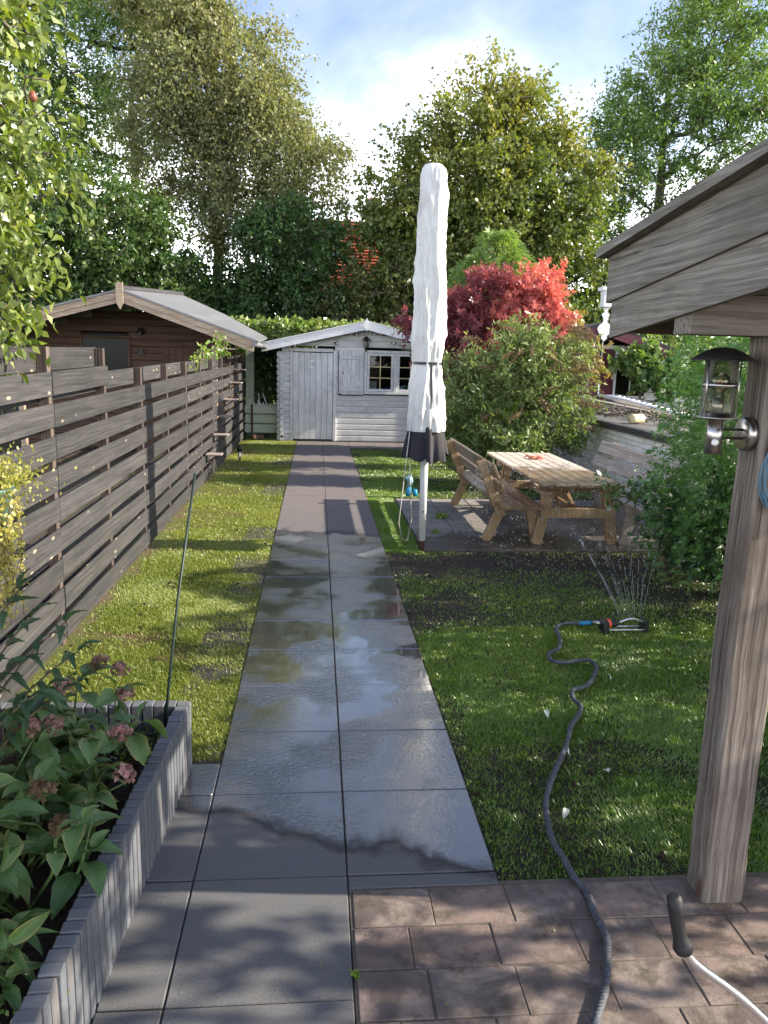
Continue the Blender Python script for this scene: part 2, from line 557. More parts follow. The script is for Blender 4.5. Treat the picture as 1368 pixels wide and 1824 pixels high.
def add_wet(m, y_edge, width=.5, col=(.45, .36, .28), rough=.35):
    nt = m.node_tree
    b = nt.nodes['Principled BSDF']
    src = b.inputs['Base Color'].links[0].from_socket
    g = nd(nt, 'ShaderNodeNewGeometry')
    sp = nd(nt, 'ShaderNodeSeparateXYZ', {0: g.outputs['Position']})
    n = nd(nt, 'ShaderNodeTexNoise', {'Vector': g.outputs['Position'], 'Scale': 3.2, 'Detail': 7.0, 'Roughness': .68})
    v = mth(nt, 'ADD', sp.outputs[1], mth(nt, 'MULTIPLY', mth(nt, 'SUBTRACT', n.outputs[0], .5), 2.2))
    f = nd(nt, 'ShaderNodeMapRange', {0: v, 1: y_edge + width / 2, 2: y_edge - width / 2, 3: 0.0, 4: 1.0}).outputs[0]
    nt.links.new(mixc(nt, f, src, mixc(nt, 1.0, src, col, 'MULTIPLY')), b.inputs['Base Color'])
    nt.links.new(mth(nt, 'SUBTRACT', b.inputs['Roughness'].default_value, mth(nt, 'MULTIPLY', f, b.inputs['Roughness'].default_value - rough)), b.inputs['Roughness'])


add_wet(M['table_top'], 9.1, .3, (.44, .37, .29))
add_wet(M['table'], 9.0, .35, (.55, .45, .34))
add_wet(M['concrete_slab'], 8.75, .3, (.40, .37, .35))


def cloth_mat():
    m, nt, b = newmat('white_parasol_cover')
    co, _ = objcoord(nt)
    n = nd(nt, 'ShaderNodeTexNoise', {'Vector': co, 'Scale': 2.2, 'Detail': 8.0, 'Roughness': .7})
    c = ramp(nt, n.outputs[0], [(.30, (.40, .40, .37)), (.45, (.62, .62, .60)), (.7, (.72, .72, .71))]).outputs[0]
    nt.links.new(c, b.inputs['Base Color'])
    b.inputs['Roughness'].default_value = .55
    b.inputs['Specular IOR Level'].default_value = .35
    mp_ = nd(nt, 'ShaderNodeMapping', {0: co, 'Scale': (1, 1, .45)})
    n1 = nd(nt, 'ShaderNodeTexNoise', {'Vector': mp_.outputs[0], 'Scale': 11, 'Detail': 4.0, 'Roughness': .5, 'Distortion': 1.4})
    n2 = nd(nt, 'ShaderNodeTexNoise', {'Vector': mp_.outputs[0], 'Scale': 30, 'Detail': 3.0, 'Roughness': .5, 'Distortion': .8})
    bump(nt, b, mth(nt, 'ADD', n1.outputs[0], mth(nt, 'MULTIPLY', n2.outputs[0], .35)), .22, .02)
    return m


M['cover'] = cloth_mat()


def ground_mat(name, soil_l, soil_d, moss, mossy=.45, scale=1.3, mud=None):
    m, nt, b = newmat(name)
    g = nd(nt, 'ShaderNodeNewGeometry')
    n1 = nd(nt, 'ShaderNodeTexNoise', {'Vector': g.outputs['Position'], 'Scale': scale, 'Detail': 8.0, 'Roughness': .65})
    n2 = nd(nt, 'ShaderNodeTexNoise', {'Vector': g.outputs['Position'], 'Scale': 45, 'Detail': 6.0, 'Roughness': .7})
    c = ramp(nt, n2.outputs[0], [(.3, soil_d), (.7, soil_l)]).outputs[0]
    mm = ramp(nt, n2.outputs[0], [(.25, tuple(x * .5 for x in moss)), (.75, tuple(x * 1.4 for x in moss))]).outputs[0]
    c = mixc(nt, ramp(nt, n1.outputs[0], [(mossy, 0), (mossy + .12, 1)]).outputs[0], c, mm)
    if mud:
        sp = nd(nt, 'ShaderNodeSeparateXYZ', {0: g.outputs['Position']})
        dd = mth(nt, 'ABSOLUTE', mth(nt, 'SUBTRACT', sp.outputs[1], mud[0]))
        f = mth(nt, 'SUBTRACT', mth(nt, 'ADD', 1.0, mth(nt, 'MULTIPLY', mth(nt, 'SUBTRACT', n1.outputs[0], .5), 2.0)), mth(nt, 'DIVIDE', dd, mud[1]))
        c = mixc(nt, ramp(nt, f, [(.15, 0), (.45, .92)]).outputs[0], c, ramp(nt, n2.outputs[0], [(.3, soil_d), (.75, soil_l)]).outputs[0])
    nt.links.new(c, b.inputs['Base Color'])
    b.inputs['Roughness'].default_value = .95
    b.inputs['Specular IOR Level'].default_value = .2
    bump(nt, b, n2.outputs[0], .8, .02)
    return m


M['ground'] = ground_mat('ground_soil', (.10, .075, .05), (.04, .03, .02), (.05, .07, .02), .5)
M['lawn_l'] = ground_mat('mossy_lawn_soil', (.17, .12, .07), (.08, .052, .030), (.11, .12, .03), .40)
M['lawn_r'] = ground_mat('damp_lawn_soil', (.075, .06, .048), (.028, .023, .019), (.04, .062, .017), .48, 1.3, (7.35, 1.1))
M['soil'] = ground_mat('planting_soil', (.07, .05, .035), (.018, .013, .010), (.03, .04, .01), .8)
M['terrace_joint'] = plain('mossy_terrace_joint', (.12, .095, .078), .95, bmp=.3, scale=30, dirt=(.05, .065, .025), dirt_amt=.8)
M['sand'] = plain('joint_sand', (.05, .045, .04), .95, bmp=.3, scale=20)


def paver_mat():
    m, nt, b = newmat('dark_concrete_paver')
    g = nd(nt, 'ShaderNodeNewGeometry')
    P = g.outputs['Position']
    oi = nd(nt, 'ShaderNodeObjectInfo')
    sp = nd(nt, 'ShaderNodeSeparateXYZ', {0: P})
    fine = nd(nt, 'ShaderNodeTexNoise', {'Vector': P, 'Scale': 150, 'Detail': 4.0, 'Roughness': .75})
    mid = nd(nt, 'ShaderNodeTexNoise', {'Vector': P, 'Scale': 7.0, 'Detail': 8.0, 'Roughness': .7})
    big = nd(nt, 'ShaderNodeTexNoise', {'Vector': P, 'Scale': 1.5, 'Detail': 5.0, 'Roughness': .6, 'Distortion': .5})
    c = ramp(nt, fine.outputs[0], [(.25, (.072, .073, .076)), (.5, (.108, .109, .113)), (.78, (.185, .185, .188))]).outputs[0]
    c = mixc(nt, ramp(nt, mid.outputs[0], [(.42, 0), (.75, .55)]).outputs[0], c, (.135, .125, .118))
    # far dry tiles are lighter / browner
    far = nd(nt, 'ShaderNodeMapRange', {0: sp.outputs[1], 1: 7.5, 2: 10.5, 3: 0, 4: .75})
    c = mixc(nt, far.outputs[0], c, mixc(nt, mid.outputs[0], (.12, .10, .095), (.21, .18, .165)))
    # wet zone: from Y 2.9 to 8.7, ragged edges, runs further on the left
    yd = mth(nt, 'ADD', sp.outputs[1], mth(nt, 'MULTIPLY', sp.outputs[0], .42))
    a1 = nd(nt, 'ShaderNodeMapRange', {0: yd, 1: 2.70, 2: 3.45, 3: -.35, 4: .95})
    a2 = nd(nt, 'ShaderNodeMapRange', {0: sp.outputs[1], 1: 9.25, 2: 8.1, 3: -.45, 4: .95})
    wz = mth(nt, 'MINIMUM', a1.outputs[0], a2.outputs[0])
    wr = mth(nt, 'ADD', wz, mth(nt, 'MULTIPLY', mth(nt, 'SUBTRACT', big.outputs[0], .5), 1.5))
    wr = mth(nt, 'ADD', wr, mth(nt, 'MULTIPLY', mth(nt, 'SUBTRACT', mid.outputs[0], .5), .35))
    damp = ramp(nt, wr, [(.02, 0), (.14, 1)]).outputs[0]
    wet = ramp(nt, wr, [(.16, 0), (.36, 1)]).outputs[0]
    c = mixc(nt, mth(nt, 'MULTIPLY', damp, .80), c, (.019, .016, .014))
    nt.links.new(c, b.inputs['Base Color'])
    r = mth(nt, 'SUBTRACT', .82, mth(nt, 'MULTIPLY', damp, .22))
    r = mth(nt, 'SUBTRACT', r, mth(nt, 'MULTIPLY', wet, .50))
    r = mth(nt, 'ADD', r, mth(nt, 'MULTIPLY', mth(nt, 'SUBTRACT', fine.outputs[0], .5), .12), True)
    nt.links.new(r, b.inputs['Roughness'])
    b.inputs['Specular IOR Level'].default_value = .5
    # water film as coat
    nt.links.new(wet, b.inputs['Coat Weight'])
    b.inputs['Coat Roughness'].default_value = .035
    # coat IOR raised beyond the near tiles to brighten the sky reflection
    refl_ior = nd(nt, 'ShaderNodeMapRange', {0: sp.outputs[1], 1: 3.9, 2: 5.0, 3: 2.2, 4: 4.2})
    nt.links.new(refl_ior.outputs[0], b.inputs['Coat IOR'])
    rip = nd(nt, 'ShaderNodeTexNoise', {'Vector': P, 'Scale': 46, 'Detail': 3.0, 'Roughness': .55, 'Distortion': 1.0})
    flat = nd(nt, 'ShaderNodeTexNoise', {'Vector': P, 'Scale': 2.1, 'Detail': 2.0})
    calm = ramp(nt, flat.outputs[0], [(.44, .03), (.60, 1)]).outputs[0]
    nearr = nd(nt, 'ShaderNodeMapRange', {0: sp.outputs[1], 1: 4.3, 2: 3.5, 3: 0.0, 4: .3}).outputs[0]
    calm = mth(nt, 'MAXIMUM', calm, nearr)
    hb = nd(nt, 'ShaderNodeBump', {'Strength': .28, 'Distance': .006, 'Height': fine.outputs[0]})
    hc = nd(nt, 'ShaderNodeBump', {'Distance': .016, 'Height': rip.outputs[0]})
    nt.links.new(mth(nt, 'MULTIPLY', calm, .30), hc.inputs['Strength'])
    nt.links.new(hb.outputs[0], b.inputs['Normal'])
    nt.links.new(hc.outputs[0], b.inputs['Coat Normal'])
    return m


M['paver'] = paver_mat()


def terrace_mat():
    m, nt, b = newmat('red_brown_terrace_paver')
    g = nd(nt, 'ShaderNodeNewGeometry')
    P = g.outputs['Position']
    oi = nd(nt, 'ShaderNodeObjectInfo')
    fine = nd(nt, 'ShaderNodeTexNoise', {'Vector': P, 'Scale': 110, 'Detail': 4.0, 'Roughness': .75})
    mid = nd(nt, 'ShaderNodeTexNoise', {'Vector': P, 'Scale': 9, 'Detail': 8.0, 'Roughness': .7})
    big = nd(nt, 'ShaderNodeTexNoise', {'Vector': P, 'Scale': 2.6, 'Detail': 6.0, 'Roughness': .65, 'Distortion': .7})
    a = ramp(nt, oi.outputs['Random'], [(0, (.19, .135, .11)), (.35, (.235, .175, .15)), (.7, (.235, .195, .172)), (1, (.205, .162, .14))]).outputs[0]
    c = mixc(nt, mth(nt, 'MULTIPLY', ramp(nt, fine.outputs[0], [(.35, 0), (.72, 1)]).outputs[0], .45), a, (.32, .25, .22))
    c = mixc(nt, ramp(nt, mid.outputs[0], [(.42, 0), (.66, .8)]).outputs[0], c, (.10, .075, .06))
    ms_ = nd(nt, 'ShaderNodeTexNoise', {'Vector': P, 'Scale': 4.5, 'Detail': 9.0, 'Roughness': .75})
    c = mixc(nt, ramp(nt, ms_.outputs[0], [(.54, 0), (.66, .75)]).outputs[0], c, (.055, .055, .03))
    damp = ramp(nt, big.outputs[0], [(.47, 0), (.54, 1)]).outputs[0]
    c = mixc(nt, mth(nt, 'MULTIPLY', damp, .6), c, (.045, .03, .026))
    nt.links.new(c, b.inputs['Base Color'])
    nt.links.new(mth(nt, 'SUBTRACT', .9, mth(nt, 'MULTIPLY', damp, .35)), b.inputs['Roughness'])
    bump(nt, b, mth(nt, 'ADD', fine.outputs[0], mth(nt, 'MULTIPLY', mid.outputs[0], 1.5)), .45, .006)
    return m


M['terrace'] = terrace_mat()


def hose_mat():
    m, nt, b = newmat('ribbed_fabric_hose')
    t = nd(nt, 'ShaderNodeTexCoord')
    n = nd(nt, 'ShaderNodeTexNoise', {'Vector': t.outputs['Object'], 'Scale': 60, 'Detail': 4})
    w = nd(nt, 'ShaderNodeTexWave', {'Vector': t.outputs['Object'], 'Scale': 24, 'Distortion': 3.0}, bands_direction='Y')
    c = ramp(nt, n.outputs[0], [(.3, (.035, .04, .05)), (.7, (.10, .11, .13))]).outputs[0]
    nt.links.new(c, b.inputs['Base Color'])
    b.inputs['Roughness'].default_value = .7
    bump(nt, b, mth(nt, 'ADD', w.outputs[0], n.outputs[0]), .5, .006)
    return m


M['hose'] = hose_mat()

LEAF = {}
LEAF['birch'] = leafmat('olive_leaf', [(.08, .10, .04), (.125, .14, .06), (.17, .175, .075), (.22, .205, .095)], .42, .06, gain=1.4, rough=.6)
LEAF['ash'] = leafmat('ash_leaf', [(.04, .085, .02), (.07, .13, .03), (.11, .17, .04), (.17, .22, .05)], .42, .07, gain=1.4, rough=.6)
LEAF['maple_tree'] = leafmat('sycamore_leaf', [(.04, .075, .016), (.075, .115, .022), (.13, .155, .03), (.21, .19, .035)], .42, .10, gain=1.42)
LEAF['dark'] = leafmat('dark_green_leaf', [(.018, .045, .014), (.035, .075, .02), (.055, .10, .028), (.09, .13, .035)], .35, .06, gain=1.3)
LEAF['ivy'] = leafmat('ivy_leaf', [(.05, .10, .02), (.10, .16, .035), (.17, .22, .06), (.25, .27, .11)], .35, .08)
LEAF['red'] = leafmat('red_maple_leaf', [(.08, .026, .034), (.15, .045, .052), (.25, .075, .072), (.36, .13, .085)], .48, .06, gain=2.0, backcol=(1.3, .9, .8))
LEAF['buddleia'] = leafmat('grey_green_leaf', [(.05, .085, .03), (.095, .135, .045), (.15, .19, .072), (.24, .26, .12)], .35, .05, gain=1.6)
LEAF['conifer'] = leafmat('bright_conifer_leaf', [(.035, .08, .016), (.07, .13, .025), (.12, .19, .04), (.22, .28, .07)], .3, .08)
LEAF['thuja'] = leafmat('thuja_leaf', [(.035, .085, .022), (.055, .12, .03), (.085, .16, .04), (.17, .25, .06)], .36, .08, gain=1.8)
LEAF['glossy'] = leafmat('glossy_dark_leaf', [(.02, .05, .018), (.03, .075, .025), (.05, .10, .03), (.085, .15, .04)], .3, .12, .35)
LEAF['pear'] = leafmat('pear_leaf', [(.08, .13, .022), (.13, .18, .032), (.18, .23, .045), (.25, .27, .07)], .45, .12, .5)
LEAF['jenny'] = leafmat('yellow_coin_leaf', [(.16, .18, .03), (.30, .29, .06), (.42, .38, .10), (.50, .44, .16)], .4, .1)
LEAF['weed'] = leafmat('fresh_weed_leaf', [(.09, .16, .025), (.14, .22, .03), (.2, .28, .05)], .4, .1)
LEAF['spent'] = leafmat('spent_flower', [(.10, .06, .035), (.16, .11, .06), (.22, .17, .09)], .3, .03, backcol=(1, 1, .9))
LEAF['pink'] = leafmat('pink_petal', [(.10, .08, .045), (.22, .13, .10), (.36, .19, .18), (.40, .25, .22)], .4, .05, backcol=(1.2, .95, .95))
LEAF['pale'] = leafmat('pale_dry_leaf', [(.35, .34, .26), (.55, .54, .48), (.7, .69, .65)], .3, .1, backcol=(1, 1, .9))
LEAF['grass_l'] = leafmat('mown_grass', [(.115, .15, .028), (.18, .22, .042), (.25, .275, .062), (.36, .345, .14)], .35, .06)
LEAF['grass_r'] = leafmat('lawn_grass', [(.08, .15, .026), (.135, .225, .038), (.20, .285, .055), (.29, .32, .11)], .35, .10)


# ------------------------------------------------------------------ foliage tools
def unit(v):
    return v / np.maximum(np.linalg.norm(v, axis=-1, keepdims=True), 1e-9)


def leaf_cards(P, D, L, Wd, g, fold=.15, droop=0.0):
    """diamond leaves: base P, direction D, length L, width Wd. returns V,F"""
    n = len(P)
    D = unit(D)
    U = g.normal(size=(n, 3))
    Sd = unit(np.cross(D, U))
    Nn = np.cross(Sd, D)
    L = np.broadcast_to(L, (n,))[:, None]
    Wd = np.broadcast_to(Wd, (n,))[:, None]
    V = np.empty((n, 4, 3))
    V[:, 0] = P
    V[:, 1] = P + D * L * .48 + Sd * Wd * .5 + Nn * Wd * fold
    V[:, 2] = P + D * L
    V[:, 2, 2] -= droop * L[:, 0]
    V[:, 3] = P + D * L * .48 - Sd * Wd * .5 + Nn * Wd * fold
    F = np.arange(n * 4).reshape(n, 4)
    return V.reshape(-1, 3), F


def star_cards(P, D, L, g, k=3, spread=55, wf=.34):
    """lobed leaves made of k diamonds fanned out in the leaf plane"""
    n = len(P)
    D = unit(D)
    Sd = unit(np.cross(D, g.normal(size=(n, 3))))
    Vs = []
    L = np.broadcast_to(L, (n,))
    for i in range(k):
        a = R((i - (k - 1) / 2) * spread)
        d = D * math.cos(a) + Sd * math.sin(a)
        s = -D * math.sin(a) + Sd * math.cos(a)
        l = (L * (1.0 if abs(i - (k - 1) / 2) < .6 else .78))[:, None]
        V = np.empty((n, 4, 3))
        V[:, 0] = P
        V[:, 1] = P + d * l * .5 + s * l * wf * .5
        V[:, 2] = P + d * l
        V[:, 3] = P + d * l * .5 - s * l * wf * .5
        Vs.append(V)
    V = np.stack(Vs, 1).reshape(-1, 3)
    return V, np.arange(len(V)).reshape(-1, 4)


def foliage(name, V, F, mat, parent, tint_leaf, verts_per_leaf):
    t = np.repeat(np.clip(tint_leaf, 0, 1), verts_per_leaf)
    pl = wl(parent)
    me = mesh_np(name, V - np.array(pl), F, mat, tint=t)
    return link(bpy.data.objects.new(name, me), parent, pl)


def skeleton(base, trunk_top, tips, r0, seed, mat, parent, up_pen=.7, rmin=.012, trunk_seg=8, bend=.25, sides=6):
    g = np.random.default_rng(seed)
    base, trunk_top = np.array(base, float), np.array(trunk_top, float)
    t = np.linspace(0, 1, trunk_seg + 1)
    nodes = [base + (trunk_top - base) * a + np.array([g.normal() * bend * a, g.normal() * bend * a * .6, 0]) * .35 for a in t]
    par = [-1] + list(range(trunk_seg))
    cnt = [0.0] * len(nodes)
    order = np.argsort([np.min(np.linalg.norm(np.array(nodes) - p, axis=1)) for p in tips])
    chains = [list(range(trunk_seg + 1))]
    for i in order:
        p = tips[i]
        A = np.array(nodes)
        d = np.linalg.norm(A - p, axis=1) + up_pen * np.maximum(0, A[:, 2] - p[2] + .15 * np.linalg.norm(A - p, axis=1)) + .25 * np.linalg.norm(A[:, :2] - base[:2], axis=1) * 0
        d[0] += 3
        d[1] += 1.5
        j = int(np.argmin(d))
        a = A[j]
        n_seg = 3
        ch = [j]
        ln = np.linalg.norm(p - a)
        for s_ in range(1, n_seg + 1):
            f = s_ / n_seg
            q = a + (p - a) * f + g.normal(size=3) * ln * .05 * (1 if s_ < n_seg else 0)
            q[2] -= math.sin(f * math.pi) * ln * .07
            nodes.append(q)
            par.append(ch[-1])
            cnt.append(0.0)
            ch.append(len(nodes) - 1)
        chains.append(ch)
    for i in range(len(nodes) - 1, -1, -1):
        cnt[i] = max(cnt[i], 1.0)
        if par[i] >= 0:
            cnt[par[i]] += cnt[i] if i else 0
    mx = max(cnt)
    rad = [max(rmin, r0 * (c / mx) ** .5) for c in cnt]
    mb = MB()
    for k, ch in enumerate(chains):
        rs = [rad[c] for c in ch]
        if k:
            rs[0] = min(rs[0], rs[1] * 1.3)
        mb.tube([nodes[c] for c in ch], rs, sides if k == 0 or max(rs) > r0 * .3 else 4, cap=False)
    mb.build('trunk', mat, parent, loc=wl(parent))
    return np.array(nodes)


def blob_tips(blobs, n, g, shell=.55):
    """blobs: (cx,cy,cz,rx,ry,rz). points biased to the outer part"""
    vol = np.array([b[3] * b[4] * b[5] for b in blobs])
    k = g.choice(len(blobs), n, p=vol / vol.sum())
    d = unit(g.normal(size=(n, 3)))
    r = (shell + (1 - shell) * g.random(n) ** .6)[:, None] * np.where(g.random(n) < .82, 1, .55)[:, None]
    B = np.array(blobs)
    return B[k, :3] + d * r * B[k, 3:]


def tree(name, label, cat, base, top, blobs, mat, bark, r0, ntips, per, L, sig, seed, wf=.55, tint=(0, .75), group=None, up_pen=.7, top_tint=.25, star=0, hang=0.0, skel=True, lpt=11):
    g = np.random.default_rng(seed)
    t = thing(name, label, cat, base, group)
    tips = blob_tips(blobs, ntips, g)
    tips[:, 2] = np.maximum(tips[:, 2], base[2] + .25)
    if skel:
        skeleton(base, top, tips, r0, seed, bark, t, up_pen, .026 if base[1] > 25 else .008)
    B_ = np.array(blobs)
    ctr = np.average(B_[:, :3], 0, B_[:, 3] * B_[:, 4] * B_[:, 5])
    ntw = max(3, per // lpt)
    c = np.repeat(tips, ntw, 0)
    m_ = len(c)
    cs = np.repeat(sig * (.6 + .8 * g.random(ntips)), ntw)[:, None]
    outw = unit(c - ctr)
    td = unit(outw * .55 + g.normal(size=(m_, 3)) * .75 + np.array([0, 0, .22 - hang]))
    ts = c + g.normal(size=(m_, 3)) * cs * .38
    tl_ = cs * (1.0 + .9 * g.random((m_, 1)))
    k_ = per // ntw
    n = m_ * k_
    tt = np.tile((np.arange(k_) + .5) / k_, m_)[:, None] + g.normal(size=(n, 1)) * .06
    td, ts, tl_ = np.repeat(td, k_, 0), np.repeat(ts, k_, 0), np.repeat(tl_, k_, 0)
    P = ts + td * tl_ * tt + np.array([0, 0, -1.0]) * tl_ * (.12 + hang * .5) * tt ** 2 + g.normal(size=(n, 3)) * L * .28
    P[:, 2] = np.maximum(P[:, 2], base[2] + .08)
    D = td * .55 + g.normal(size=(n, 3)) * .75 + np.array([0, 0, -.3 - hang * .4])
    ll = L * (.6 + .8 * g.random(n))
    z0, z1 = tips[:, 2].min(), tips[:, 2].max()
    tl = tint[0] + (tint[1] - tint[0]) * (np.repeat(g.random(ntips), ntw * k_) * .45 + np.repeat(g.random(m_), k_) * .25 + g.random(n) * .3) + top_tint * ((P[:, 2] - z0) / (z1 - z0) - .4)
    if star:
        V, F = star_cards(P, D, ll, g, star)
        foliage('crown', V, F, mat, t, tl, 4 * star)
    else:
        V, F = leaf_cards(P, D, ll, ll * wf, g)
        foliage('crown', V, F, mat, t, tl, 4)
    return t


# ================================================================== SETTING
def sheet(name, x0, x1, y0, y1, z, mat, kind='structure', nx=1, ny=1):
    xs, ys = np.linspace(x0, x1, nx + 1), np.linspace(y0, y1, ny + 1)
    X, Y = np.meshgrid(xs, ys)
    V = np.stack([X, Y, np.full_like(X, z)], -1).reshape(-1, 3)
    F = np.array([[j * (nx + 1) + i, j * (nx + 1) + i + 1, (j + 1) * (nx + 1) + i + 1, (j + 1) * (nx + 1) + i] for j in range(ny) for i in range(nx)])
    o = link(bpy.data.objects.new(name, mesh_np(name, V, F, mat)), None, (0, 0, 0))
    return tag(o, kind=kind)


tag(sheet('ground', -250, 250, -120, 420, -.09, M['ground']), 'dark bare earth beyond and beneath the garden')
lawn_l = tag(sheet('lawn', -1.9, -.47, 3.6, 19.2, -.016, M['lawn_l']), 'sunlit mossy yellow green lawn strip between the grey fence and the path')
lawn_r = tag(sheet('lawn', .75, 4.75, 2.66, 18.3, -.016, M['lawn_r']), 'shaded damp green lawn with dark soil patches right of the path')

# ---- path of 60 cm concrete tiles
TS = .602
Y0, XC = 2.7153, .138
path = tag(sheet('path', -.80, .745, 1.2, 18.42, -.012, M['sand']), 'long garden path of dark grey square concrete tiles leading to the white shed')
proto = MB().box((0, 0, -.02), (TS - .005, TS - .005, .04), ch=.0035).build('tile', M['paver'], path, loc=(0, 0, 0))
first = True
g = np.random.default_rng(3)


def lay(o_proto, parent, x, y, flag, dz=.0):
    if flag[0]:
        flag[0] = False
        o_proto.location = Vector((x, y, dz))
        o_proto.rotation_euler = (g.normal() * .0012, g.normal() * .0012, g.normal() * .0015)
        return o_proto
    return dup(o_proto, parent, (x, y, dz), (g.normal() * .0012, g.normal() * .0012, g.normal() * .0015))


fl = [True]
for k in range(-3, 26):
    y = Y0 + TS * (k + .5)
    for c in (-1, 0):
        if c == 0 and k < 0:
            continue
        lay(proto, path, XC + TS * (c + .5), y, fl, g.normal() * .0008)
# cut strip in front of the right column and narrow cut column by the planter
bx('tile', M['paver'], path, (XC + TS / 2, 2.674, -.02), (TS - .007, .072, .04))
for k in range(-3, 2):
    y = Y0 + TS * (k + .5)
    ya, yb = y - TS / 2 + .004, min(y + TS / 2 - .004, 3.6)
    bx('tile', M['paver'], path, (-.57, (ya + yb) / 2, -.0205), (.205, yb - ya, .04))
# cross path along the shed front
for i in range(6):
    for j in range(2):
        lay(proto, path, .745 + TS * (i + .5), 17.21 + TS * (j + .5) - .02, [False], -.0015)

# ---- terrace of red brown pavers
terrace = tag(sheet('terrace', .142, 4.6, -.6, 2.66, -.0055, M['terrace_joint']), 'reddish brown rectangular pavers of the terrace under the veranda edge')
pr = MB().box((0, 0, -.03), (.2955, .198, .06), ch=.003).build('paver', M['terrace'], terrace, loc=(0, 0, 0))
fl = [True]
for j in range(10):
    y = 2.63 - .1 - .2025 * j
    off = (.0, -.10, -.06, -.17)[j % 4]
    for i in range(11):
        x = .15 + .15 + off + .3 * i
        if x - .146 < .146:
            w = x + .146 - .15
            if w > .04:
                bx('paver', M['terrace'], terrace, (.15 + w / 2, y, -.03), (w, .1985, .06), ch=.004)
            continue
        if x > 4.4 or (1.42 < x < 1.75 and abs(y - 2.56) < .12 and False):
            continue
        lay(pr, terrace, x + g.normal() * .002, y + g.normal() * .002, fl, g.normal() * .0012 - .002)

# ---- concrete slabs under the picnic table
patio = tag(sheet('patio', 1.14, 4.7, 7.95, 11.12, -.02, M['sand']), 'grey concrete slab patio under the picnic table')
ps = MB().box((0, 0, -.015), (.495, .495, .04), ch=.006).build('slab', M['concrete_slab'], patio, loc=(0, 0, 0))
fl = [True]
for i in range(7):
    for j in range(6):
        lay(ps, patio, 1.15 + .255 + .503 * i, 8.2 + .503 * j + .01, fl, g.normal() * .002)

# ================================================================== FENCE
FX = -1.73


def fz(z, y):
    return z * (1 + .0062 * (y - 5.3)) if z > .3 else z


fence = thing('plank_fence', 'weathered dark grey hit and miss plank fence along the left side', 'fence', (FX, 10, 0))
post_y = [2.6, 3.95, 5.3, 6.64, 7.99, 9.33, 10.68, 12.02, 13.37, 14.71, 16.06, 17.4, 18.75]
for i, y in enumerate(post_y):
    top = 2.035 if y < 6.7 else fz(1.83, y)
    bx('post', M['fence_post'], fence, (FX - .055, y, top / 2 - .1), (.066, .066, top + .2), ch=.002)
joint = [1.6, 5.3, 7.99, 10.68, 13.37, 16.06, 19.3]
gb = np.random.default_rng(11)


def fence_board(x, ya, yb, z, hgt=.155):
    za, zb = fz(z, ya), fz(z, yb)
    ja, jb = gb.normal() * .004, gb.normal() * .004
    bm_('board', M['fence'], fence, (x + gb.normal() * .002, ya + .004, za + ja), (x + gb.normal() * .002, yb - .004, zb + jb), .018, hgt, ch=.002)


for a, b in zip(joint[:-1], joint[1:]):
    for k in range(1, 9):
        ztop = 1.87 - .21 * k
        fence_board(FX - .012, a, b, ztop - .0775)
    for k in range(1, 9):
        fence_board(FX - .098, a, b, 1.9575 - .21 * k, .15)
for a, b in ((1.6, 5.3), (5.3, 6.68)):
    fence_board(FX - .098, a, b, 1.95, .155)
    fence_board(FX - .012, a, b, 1.795, .155)

# wooden steps up the fence
ST = [(12.30, .44, 'lowest'), (13.2, .66, 'second from the bottom'), (14.0, .91, 'third from the bottom'), (14.8, 1.16, 'fourth from the bottom'),
      (15.7, 1.44, 'fifth from the bottom'), (16.6, 1.68, 'sixth from the bottom')]
for y, z, nm in ST:
    t = thing('fence_step', '%s of the small wooden cat steps climbing the far fence' % nm, 'step', (FX + .1, y, z), 'wooden cat steps on the fence')
    bx('board', M['step'], t, (FX + .125, y, z), (.25, .24, .022))
    bm_('bracket', M['fence_post'], t, (FX + .012, y, z - .13), (FX + .16, y, z - .02), .03, .02)
t = thing('fence_step', 'wide wooden landing on top of the fence above the cat steps', 'step', (FX, 15.6, 2.0), 'wooden cat steps on the fence')
bx('board', M['step'], t, (FX + .02, 15.3, 2.09), (.34, .55, .025))
bx('bracket', M['fence_post'], t, (FX + .03, 15.3, 1.98), (.04, .04, .19))

# ================================================================== WHITE SHED
SY = 18.5
shed = thing('garden_shed', 'white painted log garden shed with low gable roof and house number', 'shed', (1.13, SY, 0))
XA, XB, XM = -.82, 3.08, 1.13
SL = .232


def gable_z(x, apex=2.62):
    return apex - abs(x - XM) * SL


rows = 19
ph = .139
for k in range(rows):
    z0, z1 = k * ph, (k + 1) * ph - .004
    zc = (z0 + z1) / 2
    half = min((XB - XA) / 2, (2.66 - zc) / SL)
    xs = [(XM - half, XM + half)]
    cuts = []
    if z0 < 2.14:
        cuts.append((-.60, .42))
    if z1 > 1.13 and z0 < 2.16:
        cuts.append((1.11, 2.62))
    for c0, c1 in cuts:
        nx = []
        for a, b in xs:
            if c0 > a and c0 < b:
                nx.append((a, c0))
            if c1 < b and c1 > a:
                nx.append((c1, b))
            if c0 >= b or c1 <= a:
                nx.append((a, b))
        xs = nx
    for a, b in xs:
        if b - a > .03:
            mb = MB()
            # rounded log profile front
            pr_ = [(0, 0), (.028, 0), (.04, .02), (.04, ph - .024), (.028, ph - .004), (0, ph - .004)]
            mb.prism(pr_, (a, SY + .04, z0), (0, -1, 0), (0, 0, 1), (b - a, 0, 0))
            mb.build('plank', M['white_wood'], shed)
